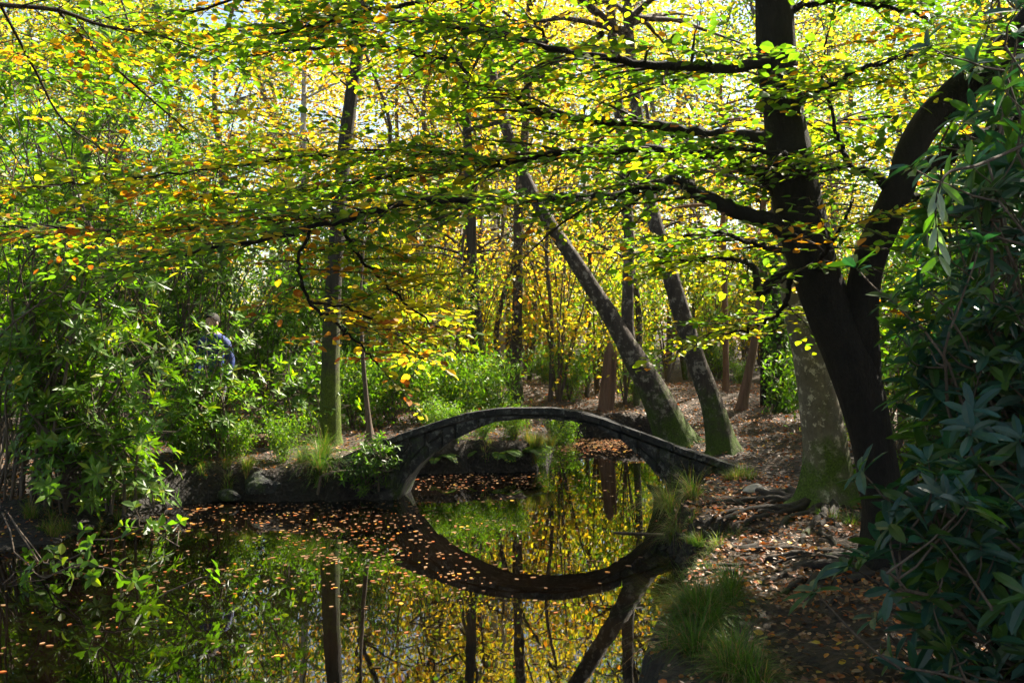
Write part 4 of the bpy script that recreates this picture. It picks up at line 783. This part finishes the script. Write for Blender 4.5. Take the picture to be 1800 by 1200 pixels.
FL = {OR: 'orange', TAN: 'pale tan', BR: 'dull brown', GO: 'golden', RU: 'rust red', YE: 'yellow'}
def fl_thing(c): return (f'{FL[c]} fallen leaf floating on the dark stream', 'leaf', f'{FL[c]} leaves floating on the stream')
build_leaves(lv, None, PR_FLAT, M_DRY, 'dry', 280, 'leaf_drift', 6, 'floating_leaf', fl_thing)
# litter on the ground
n = 60000; xy = np.vstack([np.stack([rs.uniform(-5.8, 6.5, n), rs.uniform(3.6, 22, n)], -1), np.stack([rs.uniform(.5, 3.4, 14000), rs.uniform(3.8, 10, 14000)], -1)]); d = stream_dist(xy[:, 0], xy[:, 1])
keep = (d > .03+.12*rs.rand(len(d))) & (vnoise(xy[:, 0]*1.3, xy[:, 1]*1.3, 12) > .3*rs.rand(len(d))); keep &= ~((xy[:, 0] > .4) & (xy[:, 1] < 11.5) & (rs.rand(len(d)) < .3)); xy = xy[keep]; d = d[keep]; n = len(xy); z = ground_z(xy[:, 0], xy[:, 1], d)
an = rs.uniform(0, 6.283, n); lv = Leaves(); lv.add(np.column_stack([xy, z+.012+rs.uniform(0, .015, n)]), np.stack([np.cos(an), np.sin(an), rs.normal(0, .3, n)], -1), unit(rs.normal(0, .45, (n, 3))+[0, 0, 1]), (.018+.042*rs.beta(1.4, 2.2, n)), pick(rs, {OR: 1.1, TAN: 1.6, BR: 9, GO: .4, RU: 2}, n))
def lt_thing(c): return (f'{FL[c]} leaf lying on the rooted path', 'leaf', f'{FL[c]} leaves lying on the path')
lo = build_leaves(lv, None, PR_SIMPLE, M_DRY, 'litter', 220, 'leaf_litter', 7, 'path_leaf', lt_thing)

# ------------------------------------------------------------------ the person behind the shrubs
def person(loc, rz):
    J = {'pelvis': ((0, 0, .95), (.15, .11)), 'waist': ((0, -.01, 1.1), (.145, .105)), 'chest': ((0, .0, 1.32), (.165, .115)), 'collar': ((0, .0, 1.46), (.10, .085)), 'neck': ((0, -.02, 1.535), (.056, .056)),
         'jaw': ((0, -.055, 1.595), (.066, .075)), 'head': ((0, -.05, 1.68), (.078, .092)), 'crown': ((0, -.04, 1.745), (.06, .07))}
    E = [('pelvis', 'waist'), ('waist', 'chest'), ('chest', 'collar'), ('collar', 'neck'), ('neck', 'jaw'), ('jaw', 'head'), ('head', 'crown')]
    for s, n in ((1, 'l'), (-1, 'r')):
        J.update({n+'sh': ((s*.19, 0, 1.42), (.075, .07)), n+'el': ((s*.26, .03, 1.15), (.055, .055)), n+'wr': ((s*.25, -.09, .93), (.04, .038)), n+'pa': ((s*.24, -.115, .85), (.036, .02)),
                  n+'hip': ((s*.1, 0, .88), (.105, .105)), n+'kn': ((s*.11, -.03-.05*s, .5), (.072, .072)), n+'an': ((s*.11, .06-.09*s, .1), (.052, .055)), n+'he': ((s*.11, .06-.09*s, .05), (.045, .045)), n+'to': ((s*.13, -.13-.09*s, .04), (.045, .035))})
        E += [('collar', n+'sh'), (n+'sh', n+'el'), (n+'el', n+'wr'), (n+'wr', n+'pa'), ('pelvis', n+'hip'), (n+'hip', n+'kn'), (n+'kn', n+'an'), (n+'an', n+'he'), (n+'he', n+'to')]
        for k, (dx, dz, dy) in enumerate(((-.024, -.085, -.01), (-.008, -.1, -.012), (.009, -.095, -.01), (.024, -.075, -.005))):
            nm = f'{n}f{k}'; J[nm+'a'] = ((s*.24+dx, -.12, .82), (.0095, .0095)); J[nm+'b'] = ((s*.24+dx, -.13+dy, .81+dz*.5), (.009, .009)); J[nm+'c'] = ((s*.24+dx, -.115+dy*.5, .815+dz), (.008, .008))
            E += [(n+'pa', nm+'a'), (nm+'a', nm+'b'), (nm+'b', nm+'c')]
        J[n+'t1'] = ((s*.21, -.14, .84), (.011, .011)); J[n+'t2'] = ((s*.2, -.155, .79), (.009, .009)); E += [(n+'pa', n+'t1'), (n+'t1', n+'t2')]
    ks = list(J); me = bpy.data.meshes.new('body'); me.from_pydata([J[k][0] for k in ks], [(ks.index(a), ks.index(b)) for a, b in E], [])
    tmp = bpy.data.objects.new('tmp', me); COL.objects.link(tmp); tmp.modifiers.new('s', 'SKIN'); sv = me.skin_vertices[0].data if me.skin_vertices else None
    if sv is None:
        bpy.context.view_layer.objects.active = tmp; bpy.ops.object.select_all(action='DESELECT'); tmp.select_set(True); bpy.ops.mesh.customdata_skin_add(); sv = me.skin_vertices[0].data
    for i_, k in enumerate(ks): sv[i_].radius = J[k][1]; sv[i_].use_root = (k == 'pelvis')
    ss = tmp.modifiers.new('u', 'SUBSURF'); ss.levels = 2; ss.render_levels = 2
    dg = bpy.context.evaluated_depsgraph_get(); dg.update(); bm_ = bpy.data.meshes.new_from_object(tmp.evaluated_get(dg)); bpy.data.objects.remove(tmp)
    t = empty('person', loc, 'person in a blue jacket walking behind the shrubs on the left bank', 'person'); t.rotation_euler[2] = rz; t.scale = (.94, .94, .92)
    mats = [plain('skin', (.38, .2, .14), (.5, .28, .2), 20, .55, .05), plain('blue_jacket', (.004, .018, .11), (.006, .03, .19), 14, .7, .5, .02), plain('grey_trousers', (.10, .10, .13), (.16, .16, .2), 12, .8, .4, .02), plain('dark_shoe', (.02, .018, .015), (.04, .035, .03), 20, .6, .1)]
    bm_.materials.clear(); [bm_.materials.append(m_) for m_ in mats]
    for p_ in bm_.polygons:
        x, y, z = p_.center; p_.use_smooth = True
        hand = abs(x) > .17 and z < .915 and y < -.05
        p_.material_index = 0 if z > 1.525 or hand else (1 if z > .86 and not (abs(x) < .17 and z < .9) else (3 if z < .1 else 2))
    def child(n, me_):
        o_ = bpy.data.objects.new(n, me_); COL.objects.link(o_); o_.parent = t; return o_
    bm_.name = 'body'; bo_ = child('body', bm_)
    import bmesh
    def ball(n, c, s, mat, cut=None, par=None):
        b_ = bmesh.new(); bmesh.ops.create_uvsphere(b_, u_segments=18, v_segments=12, radius=1)
        if cut: bmesh.ops.delete(b_, geom=[v for v in b_.verts if cut(v.co)], context='VERTS')
        for v in b_.verts: v.co = Vector((v.co.x*s[0]+c[0], v.co.y*s[1]+c[1], v.co.z*s[2]+c[2]))
        m_ = bpy.data.meshes.new(n); b_.to_mesh(m_); b_.free(); m_.materials.append(mat); [setattr(q, 'use_smooth', True) for q in m_.polygons]; o_ = child(n, m_); o_.parent = par or t; return o_
    hair = plain('brown_hair', (.008, .005, .004), (.02, .013, .008), 60, .8, .6, .01)
    ball('hair', (0, -.03, 1.705), (.084, .104, .1), hair, lambda v: v.z < -.45+.9*max(0, -v.y))
    ball('nose', (0, -.15, 1.64), (.014, .02, .024), mats[0], par=bo_)
    for s in (-1, 1):
        ball('ear', (s*.078, -.035, 1.65), (.012, .022, .032), mats[0], par=bo_); ball('eye', (s*.03, -.128, 1.675), (.012, .01, .008), mats[3], par=bo_)
    ball('mouth', (0, -.136, 1.592), (.024, .01, .006), plain('lip', (.3, .1, .08), (.36, .13, .1), 20, .5, .05), par=bo_)
    c_ = Tubes(); aa = np.linspace(0, 6.283, 20); c_.add(np.stack([np.cos(aa)*.072, -.02+np.sin(aa)*.072, 1.505+.0*aa], -1), .018, 6); child('collar', c_.mesh('collar', mats[1]))
    z_ = Tubes(); z_.add([(0, -.12, .93), (0, -.124, 1.1), (0, -.128, 1.3), (0, -.1, 1.45)], .006, 6); child('zip', z_.mesh('zip', mats[3]))
person((-3.62, 12.1, gz(-3.62, 12.1)), math.radians(-25))

# ------------------------------------------------------------------ sunlit air between the trees
m, nt, N, L = new_mat('woodland_haze'); v = N.new('ShaderNodeVolumePrincipled'); v.inputs['Color'].default_value = (1, .97, .9, 1); v.inputs['Density'].default_value = .0002; v.inputs['Anisotropy'].default_value = .35
o = N.new('ShaderNodeOutputMaterial'); L.new(v.outputs[0], o.inputs['Volume'])
x0, x1, y0, y1, z0, z1 = -225, 225, -65, 325, -2, 22
Vh = [(x0, y0, z0), (x1, y0, z0), (x1, y1, z0), (x0, y1, z0), (x0, y0, z1), (x1, y0, z1), (x1, y1, z1), (x0, y1, z1)]
tag(obj('haze', quads_mesh('haze', Vh, [(3, 2, 1, 0), (4, 5, 6, 7), (0, 1, 5, 4), (1, 2, 6, 5), (2, 3, 7, 6), (3, 0, 4, 7)], m, False)), kind='stuff')
